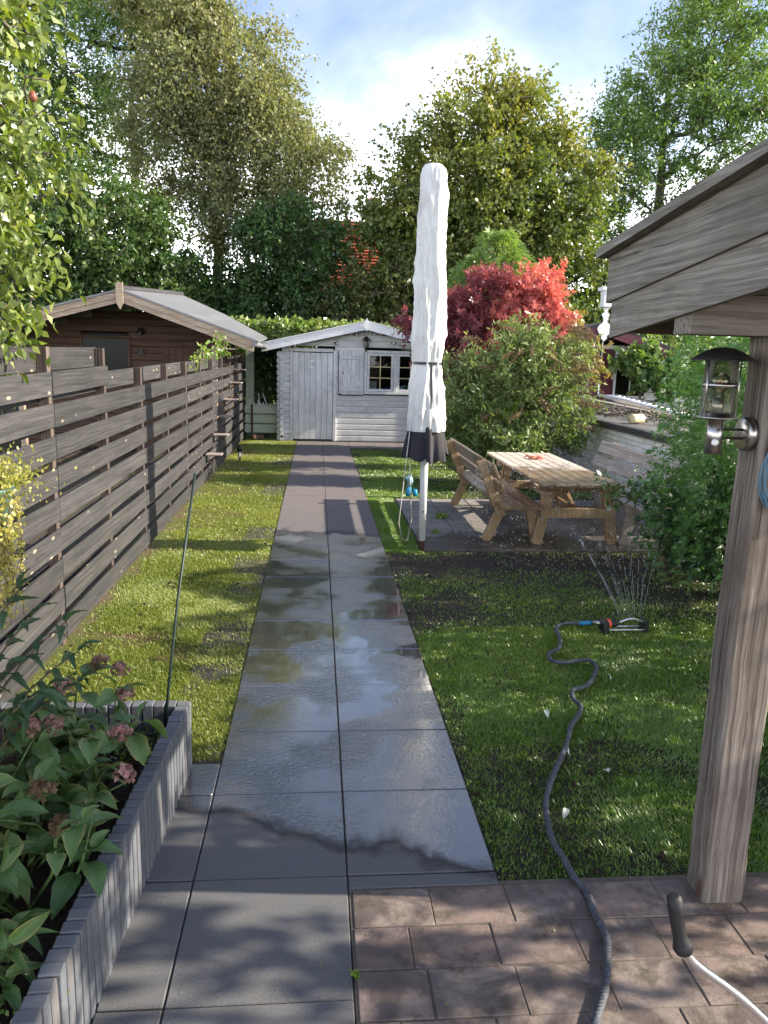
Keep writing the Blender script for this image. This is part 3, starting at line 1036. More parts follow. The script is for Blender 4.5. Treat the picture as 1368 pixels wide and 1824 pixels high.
# corner log ends
for k in range(15):
    for x0, sgn in ((XA, -1), (XB, 1)):
        z0 = k * ph + (.07 if False else 0)
        o = MB().prism([(0, .012), (.02, 0), (.09, 0), (.12, .03), (.12, ph - .034), (.09, ph - .008), (.02, ph - .008), (0, ph - .02)], (x0, SY + .005, z0), (sgn, 0, 0), (0, 0, 1), (0, .05, 0)).build('log_end', M['white_wood'], shed)
        MB().prism([(0, .02), (.045, .0), (.09, .02), (.09, ph - .03), (.045, ph - .006), (0, ph - .03)], (x0 + (sgn < 0) * 0 + .045 * (sgn - 1) / 1 * 0 - .045, SY - .09, z0 - .07 if k else z0), (1, 0, 0), (0, 0, 1), (0, .09, 0)).build('log_end', M['white_wood'], shed)
# side and rear walls
bx('side_wall', M['white_wood'], shed, (XA + .02, SY + 1.6, 1.02), (.045, 3.1, 2.04))
bx('side_wall', M['white_wood'], shed, (XB - .02, SY + 1.6, 1.02), (.045, 3.1, 2.04))
MB().prism([(XA, 0), (XB, 0), (XB, 2.0), (XM, 2.55), (XA, 2.0)], (0, SY + 3.15, 0), (1, 0, 0), (0, 0, 1), (0, .045, 0)).build('rear_wall', M['dark_interior'], shed)
bx('floor_board', M['dark_interior'], shed, (XM, SY + 1.6, .02), (XB - XA - .1, 3.0, .03))
# roof
for sg in (-1, 1):
    e = XM + sg * 2.37
    mb = MB()
    mb.prism([(0, 0), (sg * 2.40, -2.40 * SL), (sg * 2.40, -2.40 * SL - .05), (0, -.05)], (XM, SY - .32, 2.775), (1, 0, 0), (0, 0, 1), (0, 3.8, 0))
    mb.build('roof', M['dark_roof'], shed)
    mb = MB()
    mb.prism([(sg * .002, .01), (sg * 2.40, -2.40 * SL + .01), (sg * 2.40, -2.40 * SL - .17), (sg * .002, -.17)], (XM, SY - .36, 2.79), (1, 0, 0), (0, 0, 1), (0, .03, 0))
    mb.build('bargeboard', M['white_trim'], shed)
    MB().prism([(sg * .0, .035), (sg * 2.42, -2.42 * SL + .035), (sg * 2.42, -2.42 * SL + .014), (sg * .0, .014)], (XM, SY - .385, 2.79), (1, 0, 0), (0, 0, 1), (0, .09, 0)).build('roof_edge_strip', M['white_trim'], shed)
MB().prism([(0, -.14), (.085, .0), (0, .16), (-.085, 0)], (XM, SY - .40, 2.72), (1, 0, 0), (0, 0, 1), (0, .03, 0)).build('finial', M['white_clean'], shed)
# door
dx0, dx1 = -.575, .385
bx('door_frame', M['white_wood_v'], shed, (dx0 - .02, SY - .02, 1.07), (.05, .06, 2.14))
bx('door_frame', M['white_wood_v'], shed, (dx1 + .035, SY - .02, 1.07), (.075, .06, 2.14))
bx('door_frame', M['white_wood'], shed, ((dx0 + dx1) / 2, SY - .02, 2.13), (dx1 - dx0 - .02, .06, .08))
door = MB().box(((dx0 + dx1) / 2, SY + .012, 1.05), (dx1 - dx0 - .015, .02, 2.05)).build('door', M['dark_interior'], shed)
npk = 7
dw = (dx1 - dx0 - .02) / npk
for i in range(npk):
    bx('plank', M['white_wood_v'], door, (dx0 + .012 + dw * (i + .5), SY - .008, 1.055), (dw - .005, .022, 2.03), ch=.006)
bx('stile', M['white_wood_v'], door, (dx1 - .07, SY - .028, 1.055), (.11, .018, 2.02))
MB().box((.30, SY - .045, 1.13), (.035, .012, .2)).build('handle_plate', M['white_clean'], door)
mbh = MB().tube([(.30, SY - .05, 1.2), (.30, SY - .085, 1.2), (.285, SY - .09, 1.2), (.2, SY - .09, 1.2)], .012, 8)
mbh.build('handle', M['alu'], door)
bx('threshold', M['dark_interior'], shed, (-.09, SY - .02, .012), (1.0, .06, .02))
# number plate
plate = MB().prism([(-.06, -.1), (.06, -.1), (.06, .09), (.035, .1), (-.035, .1), (-.06, .09)], (-.12, SY - .05, 1.80), (1, 0, 0), (0, 0, 1), (0, .012, 0)).build('number_plate', M['white_clean'], shed)
fc = bpy.data.curves.new('digits', 'FONT')
fc.body = '15'
fc.size = .13
fc.align_x = 'CENTER'
fc.align_y = 'CENTER'
fc.extrude = .002
ft = bpy.data.objects.new('font_source', fc)
COL.objects.link(ft)
bpy.context.view_layer.update()
fm = bpy.data.meshes.new_from_object(ft.evaluated_get(bpy.context.evaluated_depsgraph_get()))
bpy.data.objects.remove(ft)
fm.materials.clear()
fm.materials.append(M['black_plastic'])
fo = bpy.data.objects.new('digits', fm)
link(fo, plate, (-.12, SY - .0535, 1.80))
fo.rotation_euler = (R(90), 0, 0)
# shutter
shut = MB().box((.80, SY - .012, 1.63), (.60, .015, 1.02)).build('shutter', M['dark_interior'], shed)
for i in range(6):
    bx('plank', M['white_wood_v'], shut, (.515 + .0975 * (i + .5), SY - .03, 1.63), (.0945, .02, 1.02), ch=.005)
for z in (1.98, 1.25):
    bx('ledge', M['white_wood'], shut, (.81, SY - .05, z), (.585, .02, .09))
bm_('brace', M['white_wood'], shut, (.54, SY - .0505, 1.93), (1.08, SY - .0505, 1.29), .018, .085, upv=(.6, 0, .8))
MB().tube([(.57, SY - .07, 1.62), (.62, SY - .075, 1.60), (.62, SY - .07, 1.66)], .008, 6).build('hook', M['metal_dark'], shut)
MB().box((.545, SY - .055, 1.115), (.05, .03, .05)).box((.82, SY - .05, 1.10), (.55, .015, .018)).build('shutter_bar', M['metal_dark'], shed)
shut2 = MB().box((2.90, SY - .012, 1.63), (.5, .015, 1.02)).build('shutter', M['white_wood_v'], shed)
# window
wx0, wx1, wz0, wz1 = 1.115, 2.615, 1.14, 2.16
win = MB().box(((wx0 + wx1) / 2, SY - .03, wz1 - .03), (wx1 - wx0, .07, .06)).box(((wx0 + wx1) / 2, SY - .035, wz0 + .03), (wx1 - wx0, .08, .06)) \
    .box((wx0 + .03, SY - .03, 1.65), (.06, .07, .9)).box((wx1 - .03, SY - .03, 1.65), (.06, .07, .9)).box(((wx0 + wx1) / 2 - .01, SY - .03, 1.65), (.08, .07, .9)).build('window', M['white_wood'], shed)
for c0, c1 in ((wx0 + .065, 1.81), (1.895, wx1 - .065)):
    sf = MB()
    z0, z1 = wz0 + .065, wz1 - .065
    sf.box((c0 + .03, SY - .02, (z0 + z1) / 2), (.055, .04, z1 - z0)).box((c1 - .03, SY - .02, (z0 + z1) / 2), (.055, .04, z1 - z0))
    sf.box(((c0 + c1) / 2, SY - .02, z1 - .03), (c1 - c0 - .115, .04, .055)).box(((c0 + c1) / 2, SY - .02, z0 + .03), (c1 - c0 - .115, .04, .055))
    sf.build('frame', M['white_wood'], win)
    x0_, x1_, y_ = c0 + .06, c1 - .06, SY - .008
    gl = MB()
    gl.box(((x0_ + x1_) / 2, y_, (z0 + z1) / 2), (.022, .016, z1 - z0 - .12))
    for f in (1 / 3, 2 / 3):
        gl.box(((x0_ + x1_) / 2, y_ - .001, z0 + .06 + (z1 - z0 - .12) * f), (x1_ - x0_, .016, .022))
    gl.build('glazing_bar', M['cream'], win)
    for i in range(2):
        for j in range(3):
            px0 = x0_ + (x1_ - x0_) * i / 2 + .012
            pz0 = z0 + .06 + (z1 - z0 - .12) * j / 3 + .012
            bx('pane', M['glass'], win, (px0 + (x1_ - x0_) / 4 - .012, SY + .01, pz0 + (z1 - z0 - .12) / 6 - .012), ((x1_ - x0_) / 2 - .02, .004, (z1 - z0 - .12) / 3 - .02), ch=.001)
# things on the window sill inside / lamp / globe lights
t = tag(MB().box((1.99, SY + .09, 1.29), (.16, .1, .1), ch=.02).box((2.08, SY + .09, 1.33), (.1, .06, .07), ch=.02).build('sill_box', plain('pale_blue_plastic', (.35, .5, .62), .4), None), 'pale blue plastic gadget behind the right window pane of the white shed', 'gadget')
t = tag(MB().lathe([(.0, 0), (.06, .0), (.07, .05), (.05, .1), (0, .1)], 12, (1.70, SY + .09, 1.21)).build('sill_pot', plain('dark_blue_plastic', (.02, .04, .16), .4), None), 'dark blue pot behind the left window pane of the white shed', 'pot')
tag(bx('shelf_panel', M['white_wood'], None, (1.32, SY + .4, 1.28), (.25, .02, .3)), 'pale board leaning inside the white shed behind the left window', 'board')
lan = thing('wall_lantern', 'black wrought lantern under the white shed gable', 'lantern', (1.14, SY - .1, 2.3))
MB().lathe([(0, .26), (.03, .25), (.09, .18), (.10, .16), (.0, .16)], 6, (1.14, SY - .12, 2.22), smooth=False).build('cap', M['metal_dark'], lan)
MB().lathe([(.075, .16), (.045, .0)], 6, (1.14, SY - .12, 2.22), smooth=False).build('glass', M['lamp_glass'], lan)
for i in range(6):
    a = math.pi * i / 3
    MB().tube([(1.14 + .078 * math.cos(a), SY - .12 + .078 * math.sin(a), 2.38), (1.14 + .047 * math.cos(a), SY - .12 + .047 * math.sin(a), 2.22)], .008, 4).build('bar', M['metal_dark'], lan)
MB().lathe([(0, -.11), (.015, -.1), (.012, -.05), (.05, .0), (.0, .005)], 6, (1.14, SY - .12, 2.22), smooth=False).build('tail', M['metal_dark'], lan)
MB().tube([(1.14, SY - .01, 2.15), (1.14, SY - .06, 2.15), (1.14, SY - .12, 2.2)], .01, 6).build('bracket', M['metal_dark'], lan)
gm_dark = M['black_plastic']
gl_mat = plain('silver_globe', (.75, .75, .78), .15, .7, bmp=0)
GL = [(-.52, 2.22, 'first globe light, above the left edge of the shed door'), (-.02, 2.21, 'second globe light, above the middle of the shed door'),
      (.45, 2.30, 'third globe light, between shed door and shutter'), (.92, 2.52, 'fourth globe light, just left of the shed lantern'),
      (1.34, 2.53, 'fifth globe light, just right of the shed lantern'), (1.80, 2.34, 'sixth globe light, above the right shed window')]
for i, (x, z, lab) in enumerate(GL):
    t = thing('globe_light', lab, 'light', (x, SY - .05, z), 'globe lights strung on the white shed')
    MB().lathe([(0, -.04), (.028, -.03), (.04, 0), (.028, .03), (0, .04)], 10, (x, SY - .06, z)).build('bulb', gl_mat, t)
    MB().lathe([(.025, -.0), (.03, .03), (.02, .05), (0, .05)], 8, (x - .02, SY - .03, z), rot=rot_to((-.6, .8, 0))).build('cap', gm_dark, t)

# wooden compost box left of the shed with white stakes
box = thing('planter_box', 'pale wooden slatted box between fence end and white shed', 'planter box', (-1.32, 19.0, 0))
for i, z in enumerate((.22, .45, .68)):
    bx('plank', M['pale_green'], box, (-1.33, 18.85, z + .02), (.78, .025, .2))
bx('plank', M['pale_green'], box, (-1.33, 19.5, .45), (.78, .025, .7))
bx('corner_post', M['fence_post'], box, (-1.55, 18.82, .42), (.05, .03, .8))
t = thing('stake_bundle', 'white twisted sticks standing in the pale wooden box', 'stakes', (-1.45, 19.1, .5))
gs = np.random.default_rng(5)
for i in range(7):
    x = -1.58 + .06 * i + gs.normal() * .02
    MB().tube([(x, 19.1, .4), (x + gs.normal() * .02, 19.1, .75), (x + gs.normal() * .06, 19.08, .85 + .25 * gs.random())], [.02, .018, .01], 5).build('stake', M['white_clean'], t)
t = tag(MB().box((-1.4, 18.55, .06), (.3, .16, .12), Euler((0, .1, .4)).to_matrix(), .03).build('stone', plain('brown_stone', (.12, .07, .05), .9), None), 'dark brown stone lying before the pale wooden box', 'stone')

# ================================================================== NEIGHBOUR CABIN (left)
cab = thing('log_cabin', 'brown log cabin with weathered bargeboards behind the left fence', 'cabin', (-3.6, 17, 0))
CX, CY = -3.62, 15.0
for sg, sl, ln in ((1, .345, 2.42), (-1, .27, 3.2)):
    MB().prism([(0, .0), (sg * ln, -sl * ln), (sg * ln, -sl * ln - .11), (0, -.11)], (CX, CY, 3.08), (1, 0, 0), (0, 0, 1), (0, .035, 0)).build('bargeboard', M['cabin_barge'], cab)
    MB().prism([(0, -.112), (sg * (ln - .02), -sl * (ln - .02) - .112), (sg * (ln - .02), -sl * (ln - .02) - .2), (0, -.2)], (CX, CY + .02, 3.08), (1, 0, 0), (0, 0, 1), (0, .03, 0)).build('bargeboard', M['cabin_barge'], cab)
    ro = MB()
    fr = [(CX + sg * (ln + .1) * t_, CY - .02, 3.12 - sl * (ln + .1) * t_) for t_ in (0, .5, 1)]
    bk = [(CX + .35 + sg * (ln + .1 - (.48 if sg > 0 else .2)) * t_, CY + 4.6, 3.36 - (3.36 - (3.12 - sl * (ln + .1)) - .16) * t_ ** 1.15) for t_ in (0, .5, 1)]
    up_ = fr + bk
    lo_ = [(p[0], p[1], p[2] - .035) for p in up_]
    Fq = [(0, 1, 4, 3), (1, 2, 5, 4)]
    Fq2 = [tuple(k + 6 for k in f[::-1]) for f in Fq] + [(0, 6, 7, 1), (1, 7, 8, 2), (2, 8, 11, 5), (3, 4, 10, 9), (4, 5, 11, 10), (0, 3, 9, 6)]
    ff = Fq + Fq2
    if sg < 0:
        ff = [f[::-1] for f in ff]
    ro.add(up_ + lo_, ff)
    ro.build('roof', M['cabin_roof'], cab)
    if sg > 0:
        MB().tube([(CX, CY, 3.125), (CX + .17, CY + 2.3, 3.25), (CX + .35, CY + 4.6, 3.37)], .06, 6).build('ridge_cap', M['dark_roof'], cab)
MB().prism([(-.065, .12), (-.03, .17), (.03, .14), (.065, .17), (.065, -.2), (0, -.32), (-.065, -.2)], (CX, CY - .04, 3.07), (1, 0, 0), (0, 0, 1), (0, .035, 0)).build('finial', M['cabin_barge'], cab)
# recessed front wall, logs
for k in range(20):
    z0 = .14 * k
    zc = z0 + .07
    l = CX - min(2.4, (3.0 - zc) / .28)
    r_ = CX + min(1.78, (2.98 - zc) / .345)
    segs = [(l, r_)]
    if z0 > 1.45 and z0 < 2.25:
        segs = [(l, -4.82), (-3.86, r_)]
    for a, b in segs:
        if b - a > .05:
            MB().prism([(0, 0), (.03, 0), (.045, .02), (.045, .116), (.03, .136), (0, .136)], (a, 16.65, z0), (0, -1, 0), (0, 0, 1), (b - a, 0, 0)).build('log', M['cabin'], cab)
wc = MB().box((-4.34, 16.6, 2.27), (1.0, .06, .05)).box((-4.34, 16.6, 1.43), (1.0, .06, .05)).box((-4.82, 16.6, 1.85), (.05, .06, .79)).box((-3.86, 16.6, 1.85), (.05, .06, .79)).build('window', M['cabin'], cab)
bx('pane', plain('dark_window_glass', (.012, .016, .012), .2, bmp=0, var=.05, spec=.12), wc, (-4.34, 16.605, 1.85), (.91, .012, .78), ch=.002)
MB().prism([(-6.0, 0), (-1.9, 0), (-1.9, 2.3), (CX, 2.93), (-6.0, 2.3)], (0, 18.4, 0), (1, 0, 0), (0, 0, 1), (0, .05, 0)).build('rear_wall', M['cabin'], cab)
bx('dark_backing', M['dark_interior'], cab, (-4.34, 16.8, 1.85), (1.1, .03, 1.0))  # dark panel added behind the window in place of an unlit room
for i in range(6):
    bx('door_plank', M['cabin'], cab, (-3.12 + .14 * i, 16.585, 1.05), (.134, .03, 2.1))
bx('notice_board', M['metal_dark'], cab, (-3.62, 16.56, 1.98), (.11, .03, .13))
bx('side_wall', M['cabin'], cab, (-1.95, 17.6, 1.2), (.05, 2.0, 2.2))
bx('corner_post', M['cabin_barge'], cab, (-1.95, 15.2, 1.1), (.09, .09, 2.1))
bx('corner_post', M['cabin_barge'], cab, (-5.55, 15.2, 1.25), (.1, .1, 2.45))
bx('rear_panel', M['pale_green'], cab, (-1.66, 19.62, 1.2), (.2, .05, 2.2))
MB().tube([(-1.18, 14.95, 2.19), (-1.18, 19.5, 2.17)], .05, 8).build('gutter', M['cabin_roof'], cab)
MB().box((-1.12, 19.2, 2.25), (.12, .3, .1)).build('gutter_end', M['white_trim'], cab)
t = thing('bulkhead_lamp', 'small round lamp on the brown cabin wall under the gable', 'lamp', (-3.6, 16.55, 2.4))
MB().lathe([(0, .1), (.05, .09), (.07, .05), (.075, .0), (0, 0)], 12, (-3.6, 16.56, 2.4), rot=rot_to((0, -1, 0))).build('shade', M['metal_dark'], t)
MB().tube([(-3.6, 16.5, 2.4), (-3.6, 16.42, 2.42), (-3.6, 16.4, 2.3)], .012, 6).build('arm', M['metal_grey'], t)
# lamp post far behind
t = thing('street_lamp', 'thin pale street lamp pole behind the left cabin', 'lamp post', (-8.9, 26, 0))
MB().tube([(-8.9, 26, 0), (-8.9, 26, 4.2)], [.07, .05], 8).build('pole', M['white_trim'], t)
MB().lathe([(0, .2), (.16, .12), (.18, .0), (0, -.02)], 12, (-8.9, 26, 4.2)).build('lamp_head', M['alu'], t)

# ================================================================== PARASOL
par = thing('parasol', 'tall folded garden parasol in a dirty white cover on a white pole', 'parasol', (1.14, 8.0, 0))
prof = [(.985, .235), (1.28, .188), (1.42, .186), (1.55, .182), (1.75, .162), (1.90, .142), (1.965, .131), (2.0, .133), (2.12, .152), (2.25, .163), (2.5, .158), (2.9, .152), (3.3, .142), (3.62, .130), (3.76, .122), (3.84, .108), (3.885, .078), (3.90, .0)]


def prad(z):
    return np.interp(z, [p[0] for p in prof], [p[1] for p in prof])


NS, NZ = 96, 150
zs = np.concatenate([np.linspace(1.28, 3.84, NZ - 10), np.linspace(3.845, 3.90, 10)])
ang = np.linspace(0, 2 * np.pi, NS, endpoint=False)
A, Z = np.meshgrid(ang, zs)
rr = prad(Z)
gg = np.random.default_rng(2)
U = A * .15
wr = np.zeros_like(A)
for k in range(5):
    sh = (-1.1, .9, .35, -.45, 1.6)[k]
    q = 2 * np.pi * np.round(A / (2 * np.pi) * 0)
    # ridged creases running down the cover on a slant
    ax_ = np.cos(A) * 1.0 + 7.3 * k
    ay_ = np.sin(A) * 1.0 + Z * (.9 + .25 * k) + sh * np.cos(A + k)
    rdg = 1 - np.abs(2 * vnoise(ax_ * 1.0, ay_, 1.9 + .9 * k, 30 + k) - 1)
    wr += rdg ** 3 * (.34, .26, .2, .14, .1)[k]
long_ = np.abs(np.sin(A * 3.5 + .5 * np.sin(Z * 2.3) + 1.2 * vnoise(Z * 1.3, A * 0, 1.0, 44)))
wr += (1 - long_) ** 2 * .45
wr = (wr - wr.mean())
wr2 = wr * 0
seam = np.zeros_like(A)
for s_ in (2.0, 2.95, 3.78):
    seam += np.exp(-((Z - s_) / .014) ** 2)
ruck = np.exp(-((Z - 1.98) / .16) ** 2) * np.sin(A * 11 + 2 * np.sin(A * 3)) * .010
rr = rr * (1 + wr * .36 + seam * .015) + ruck * np.minimum(1, rr / .1)
cx = 1.135 - .004 * (Z - 1)
V = np.stack([cx + rr * np.cos(A), 8.0 + rr * np.sin(A), Z], -1).reshape(-1, 3)
idx = np.arange(NS * NZ).reshape(NZ, NS)
F = np.stack([idx[:-1], np.roll(idx, -1, 1)[:-1], np.roll(idx, -1, 1)[1:], idx[1:]], -1).reshape(-1, 4)
me = mesh_np('cover', V - np.array([1.14, 8.0, 0]), F, M['cover'], smooth=True)
link(bpy.data.objects.new('cover', me), par, (1.14, 8.0, 0))
# dark fabric skirt with hanging folds
NS2, NZ2 = 128, 24
A, T = np.meshgrid(np.linspace(0, 2 * np.pi, NS2, endpoint=False), np.linspace(0, 1, NZ2))
scal = np.abs(np.sin(A * 4.0 + .4)) ** .6
zb = .975 + .06 * (1 - scal) + .03 * np.sin(A * 2 + 1)
Z2 = 1.33 + (zb - 1.33) * T
fold = np.sin(A * 8 + .8) * .030 + np.sin(A * 13 + 2) * .012
rad = .168 + (.215 - .168) * T ** .8 + fold * (.3 + T * 1.0)
V = np.stack([1.138 + rad * np.cos(A), 8.0 + rad * np.sin(A), Z2], -1).reshape(-1, 3)
idx = np.arange(NS2 * NZ2).reshape(NZ2, NS2)
F = np.stack([idx[:-1], idx[1:], np.roll(idx, -1, 1)[1:], np.roll(idx, -1, 1)[:-1]], -1).reshape(-1, 4)
me = mesh_np('canopy_edge', V - np.array([1.14, 8.0, 0]), F, M['skirt'], smooth=True)
link(bpy.data.objects.new('canopy_edge', me), par, (1.14, 8.0, 0))
for i in range(8):
    a = 2 * math.pi * i / 8 + .3
    MB().tube([(1.138 + .10 * math.cos(a), 8 + .10 * math.sin(a), 1.3), (1.138 + .13 * math.cos(a), 8 + .13 * math.sin(a), .99)], .008, 5).build('rib', M['alu'], par)
MB().tube([(1.14, 8, .10), (1.139, 8, 1.4)], .041, 10).build('pole', M['white_trim'], par)
MB().tube([(1.14, 8, -.05), (1.14, 8, .12)], .037, 10).build('ground_sleeve', plain('rusty_sleeve', (.05, .022, .014), .8), par)
MB().box((1.14, 7.956, .42), (.016, .012, .016)).build('locking_screw', M['metal_dark'], par)
bp = [(1.13 + (prad(1.975) + .012) * math.cos(a), 8 + (prad(1.975) + .012) * math.sin(a), 1.972) for a in np.linspace(0, 2 * math.pi, 33)]
mb = MB()
for i in range(32):
    mb.beam(bp[i], bp[i + 1], .006, .028, ch=.001)
mb.build('strap', M['black_plastic'], par)
sp_ = [(1.155 + .004 * math.sin(z * 9), 8 - prad(z) - .012, z) for z in np.linspace(1.96, 1.52, 9)]
mb = MB()
for i in range(8):
    mb.beam(sp_[i], sp_[i + 1], .024 - .0015 * i, .006, ch=.001, upv=(0, -1, 0))
mb.build('strap_tail', M['black_plastic'], par)
MB().tube([(.96, 7.86, 1.35), (.93, 7.86, 1.0), (.90, 7.9, .6), (.88, 7.95, .3), (.93, 8.05, .1), (1.02, 8.3, .02), (1.05, 8.2, .3), (1.0, 8.0, .6), (.97, 7.9, 1.0)], .005, 5).build('cord', M['cord'], par)

# ================================================================== PICNIC TABLE and benches
tab = thing('picnic_table', 'wooden picnic table with bleached plank top and pine legs', 'table', (2.85, 9.2, 0))
npk = 7
for i in range(npk):
    x = 2.385 + .13 * (i + .5)
    bx('plank', M['table_top'], tab, (x, 9.23 + random.uniform(-.006, .006), .735), (.124, 2.78, .032), ch=.006)
for y in (8.28, 10.2):
    bm_('leg', M['table_leg'], tab, (2.48, y, 0), (2.60, y, .64), .07, .12, upv=(1, 0, 0))
    bm_('leg', M['table_leg'], tab, (3.36, y, 0), (3.26, y, .64), .07, .12, upv=(1, 0, 0))
    bx('top_bearer', M['table'], tab, (2.92, y - .055 if y < 9 else y + .055, .665), (.92, .045, .1))
    bx('rail', M['table_leg'], tab, (2.92, y - .058, .37), (.86, .045, .11))
    bx('cross_bearer', M['table'], tab, (2.92, y + .055, .675), (.86, .04, .085))
    s_ = 1 if y < 9 else -1
bm_('brace', M['table'], tab, (2.92, 8.36, .39), (2.92, 9.0, .66), .045, .07)
bm_('brace', M['table'], tab, (2.92, 10.12, .39), (2.92, 9.5, .66), .045, .07)
bm_('centre_rail', M['table'], tab, (2.92, 8.3, .37), (2.92, 10.2, .37), .045, .09)
bm_('side_brace', M['table'], tab, (2.74, 8.31, .44), (2.64, 8.31, .62), .03, .05, upv=(0, 1, 0))


def bench(label, mx, mat, legmat, y0, y1, name='garden_bench'):
    """mx: mirror function for x"""
    b = thing(name, label, 'bench', (mx(2.2), (y0 + y1) / 2, 0), 'plank benches at the picnic table')
    for i in range(4):
        bx('seat_plank', mat, b, (mx(2.06 + .119 * i), (y0 + y1) / 2, .455), (.113, y1 - y0, .034), ch=.006)
    for i in range(2):
        f = .60 + i * .19
        x = 2.005 - (f - .5) * .42
        nrm = Vector((mx(1) - mx(0), 0, 0)).normalized()
        m = Euler((0, R(22) * (-1 if nrm.x > 0 else 1), 0)).to_matrix()
        bx('back_plank', mat, b, (mx(x + .035), (y0 + y1) / 2, f + .06), (.034, y1 - y0, .165 if i else .15), m, ch=.006)
    for y in (y0 + .35, y1 - .3):
        bm_('upright', legmat, b, (mx(2.09), y, .30), (mx(1.815), y, .925), .07, .10, upv=(1, 0, 0))
        bm_('leg', legmat, b, (mx(1.93), y + .072, 0), (mx(2.13), y + .072, .44), .07, .10, upv=(1, 0, 0))
        bm_('leg', legmat, b, (mx(2.50), y + .002, 0), (mx(2.40), y + .002, .42), .07, .10, upv=(1, 0, 0))
        bm_('seat_bearer', legmat, b, (mx(2.02), y, .405), (mx(2.48), y, .405), .06, .065, upv=(0, 0, 1))
    return b


bench('pine bench with slanted plank back left of the picnic table', lambda x: x, M['table'], M['table_leg'], 8.0, 10.75)
bench('weathered grey bench between the picnic table and the white brick wall', lambda x: 5.98 - x, M['old_bench'], M['old_bench'], 7.9, 10.7)
t = thing('work_glove', 'crumpled orange red glove lying on the far end of the picnic table', 'glove', (2.86, 10.0, .755))
gl_m = M['orange_cloth']
MB().lathe([(0, 0), (.06, .004), (.07, .02), (.04, .04), (0, .045)], 10, (2.86, 9.9, .752)).build('palm', gl_m, t)
for i in range(4):
    a = -.8 + .45 * i
    MB().tube([(2.86 + .03 * math.cos(a), 9.9 + .03 * math.sin(a), .77), (2.86 + .09 * math.cos(a), 9.9 + .09 * math.sin(a), .785), (2.86 + .13 * math.cos(a), 9.9 + .13 * math.sin(a), .765)], [.016, .014, .009], 6).build('finger', gl_m, t)
MB().tube([(2.84, 9.93, .77), (2.79, 9.98, .79), (2.76, 9.97, .77)], [.016, .015, .009], 6).build('thumb', gl_m, t)

# ================================================================== LOW WHITE BRICK OUTBUILDING (right)
low_ = thing('low_outbuilding', 'low outbuilding with whitewashed brick wall and flat dark felt roof', 'outbuilding', (6.5, 13, 0))
bx('wall', M['mortar'], low_, (4.80, 13.6, .49), (.11, 9.9, .98), ch=.002)
bx('wall', M['mortar'], low_, (6.9, 8.62, .49), (4.2, .1, .98), ch=.002)
bp_ = MB().box((0, 0, 0), (.02, .207, .063), ch=.006).build('brick', M['brick_white'], low_, loc=(0, 0, 0))
fl = [True]
gbk = np.random.default_rng(8)
for k in range(13):
    z = .045 + .0735 * k
    for i in range(23):
        y = 8.75 + .218 * i + (.109 if k % 2 else 0)
        loc = (4.738 + gbk.normal() * .003, y, z)
        if fl[0]:
            fl[0] = False
            bp_.location = Vector(loc) - wl(low_)
        else:
            dup(bp_, low_, loc, (gbk.normal() * .01, gbk.normal() * .01, gbk.normal() * .01))
MB().box((6.9, 14.2, 1.03), (4.5, 11.4, .09), ch=.01).build('roof', plain('dusty_roof_felt', (.085, .088, .082), .9, var=.35, scale=2.5, dirt=(.20, .18, .15), dirt_amt=.6), low_)
for i in range(11):
    bx('roof_edge', M['dark_roof'], low_, (4.70 + random.uniform(-.006, .006), 9.02 + 1.03 * i, 1.055), (.16, 1.02, .075), Euler((random.uniform(-.01, .01), random.uniform(-.04, .04), 0)).to_matrix(), ch=.015)
# things on the roof
lad = thing('ladder', 'pale aluminium ladder lying flat on the low outbuilding roof', 'ladder', (7.1, 15.5, 1.1))
LA, LB = Vector((7.15, 19.3, 1.22)), Vector((6.35, 13.3, 1.13))
side = Vector((.46, -.06, 0))
bm_('rail', M['alu'], lad, LA, LB, .03, .07)
bm_('rail', M['alu'], lad, LA + side, LB + side, .03, .07)
for i in range(14):
    p = LA.lerp(LB, (i + .5) / 14)
    MB().tube([p, p + side], .018, 6).build('rung', M['alu'], lad)
bm_('hook_bar', M['alu'], lad, LA + Vector((0, 0, .02)), LA + Vector((0, 0, .25)), .03, .03)
t = thing('timber_stack', 'grey boards stacked under the ladder on the low roof', 'timber', (6.6, 15.6, 1.08), None)
for i, (a, b) in enumerate((((6.5, 18.6, 1.10), (6.05, 13.6, 1.10)), ((6.68, 18.6, 1.10), (6.25, 13.4, 1.10)), ((6.56, 18.4, 1.145), (6.15, 13.5, 1.145)))):
    bm_('board', M['old_bench'], t, a, b, .14, .04)
SLB = [((5.4, 15.6, 1.10), (.55, .9, .05), .2, 'pale concrete slab on the low roof near the butterfly bush'), ((5.55, 14.1, 1.10), (.5, .45, .05), -.2, 'small grey slab in the middle of the low roof'),
       ((5.35, 10.2, 1.10), (.65, .7, .06), .1, 'pale slab at the near end of the low roof above the grey bench'), ((6.0, 16.6, 1.10), (.7, .5, .05), .3, 'grey slab at the far end of the low roof by the ladder')]
for c, sz, a, lab in SLB:
    tag(bx('roof_slab', M['concrete_slab'], None, c, sz, Euler((0, 0, a)).to_matrix(), .008), lab, 'slab', 'slabs lying on the low roof')
t = thing('plastic_bottle', 'yellowed plastic bottle lying on the edge of the low roof', 'bottle', (5.1, 11.6, 1.13))
MB().lathe([(0, 0), (.07, .0), (.075, .03), (.075, .27), (.03, .33), (.028, .36)], 14, (4.98, 11.9, 1.16), rot=rot_to((.9, .55, .0))).build('body', M['cream'], t)
MB().lathe([(.032, .355), (.032, .4), (0, .4)], 10, (4.98, 11.9, 1.16), rot=rot_to((.9, .55, .0))).build('cap', M['black_plastic'], t)
gb2 = np.random.default_rng(17)
deb = MB()
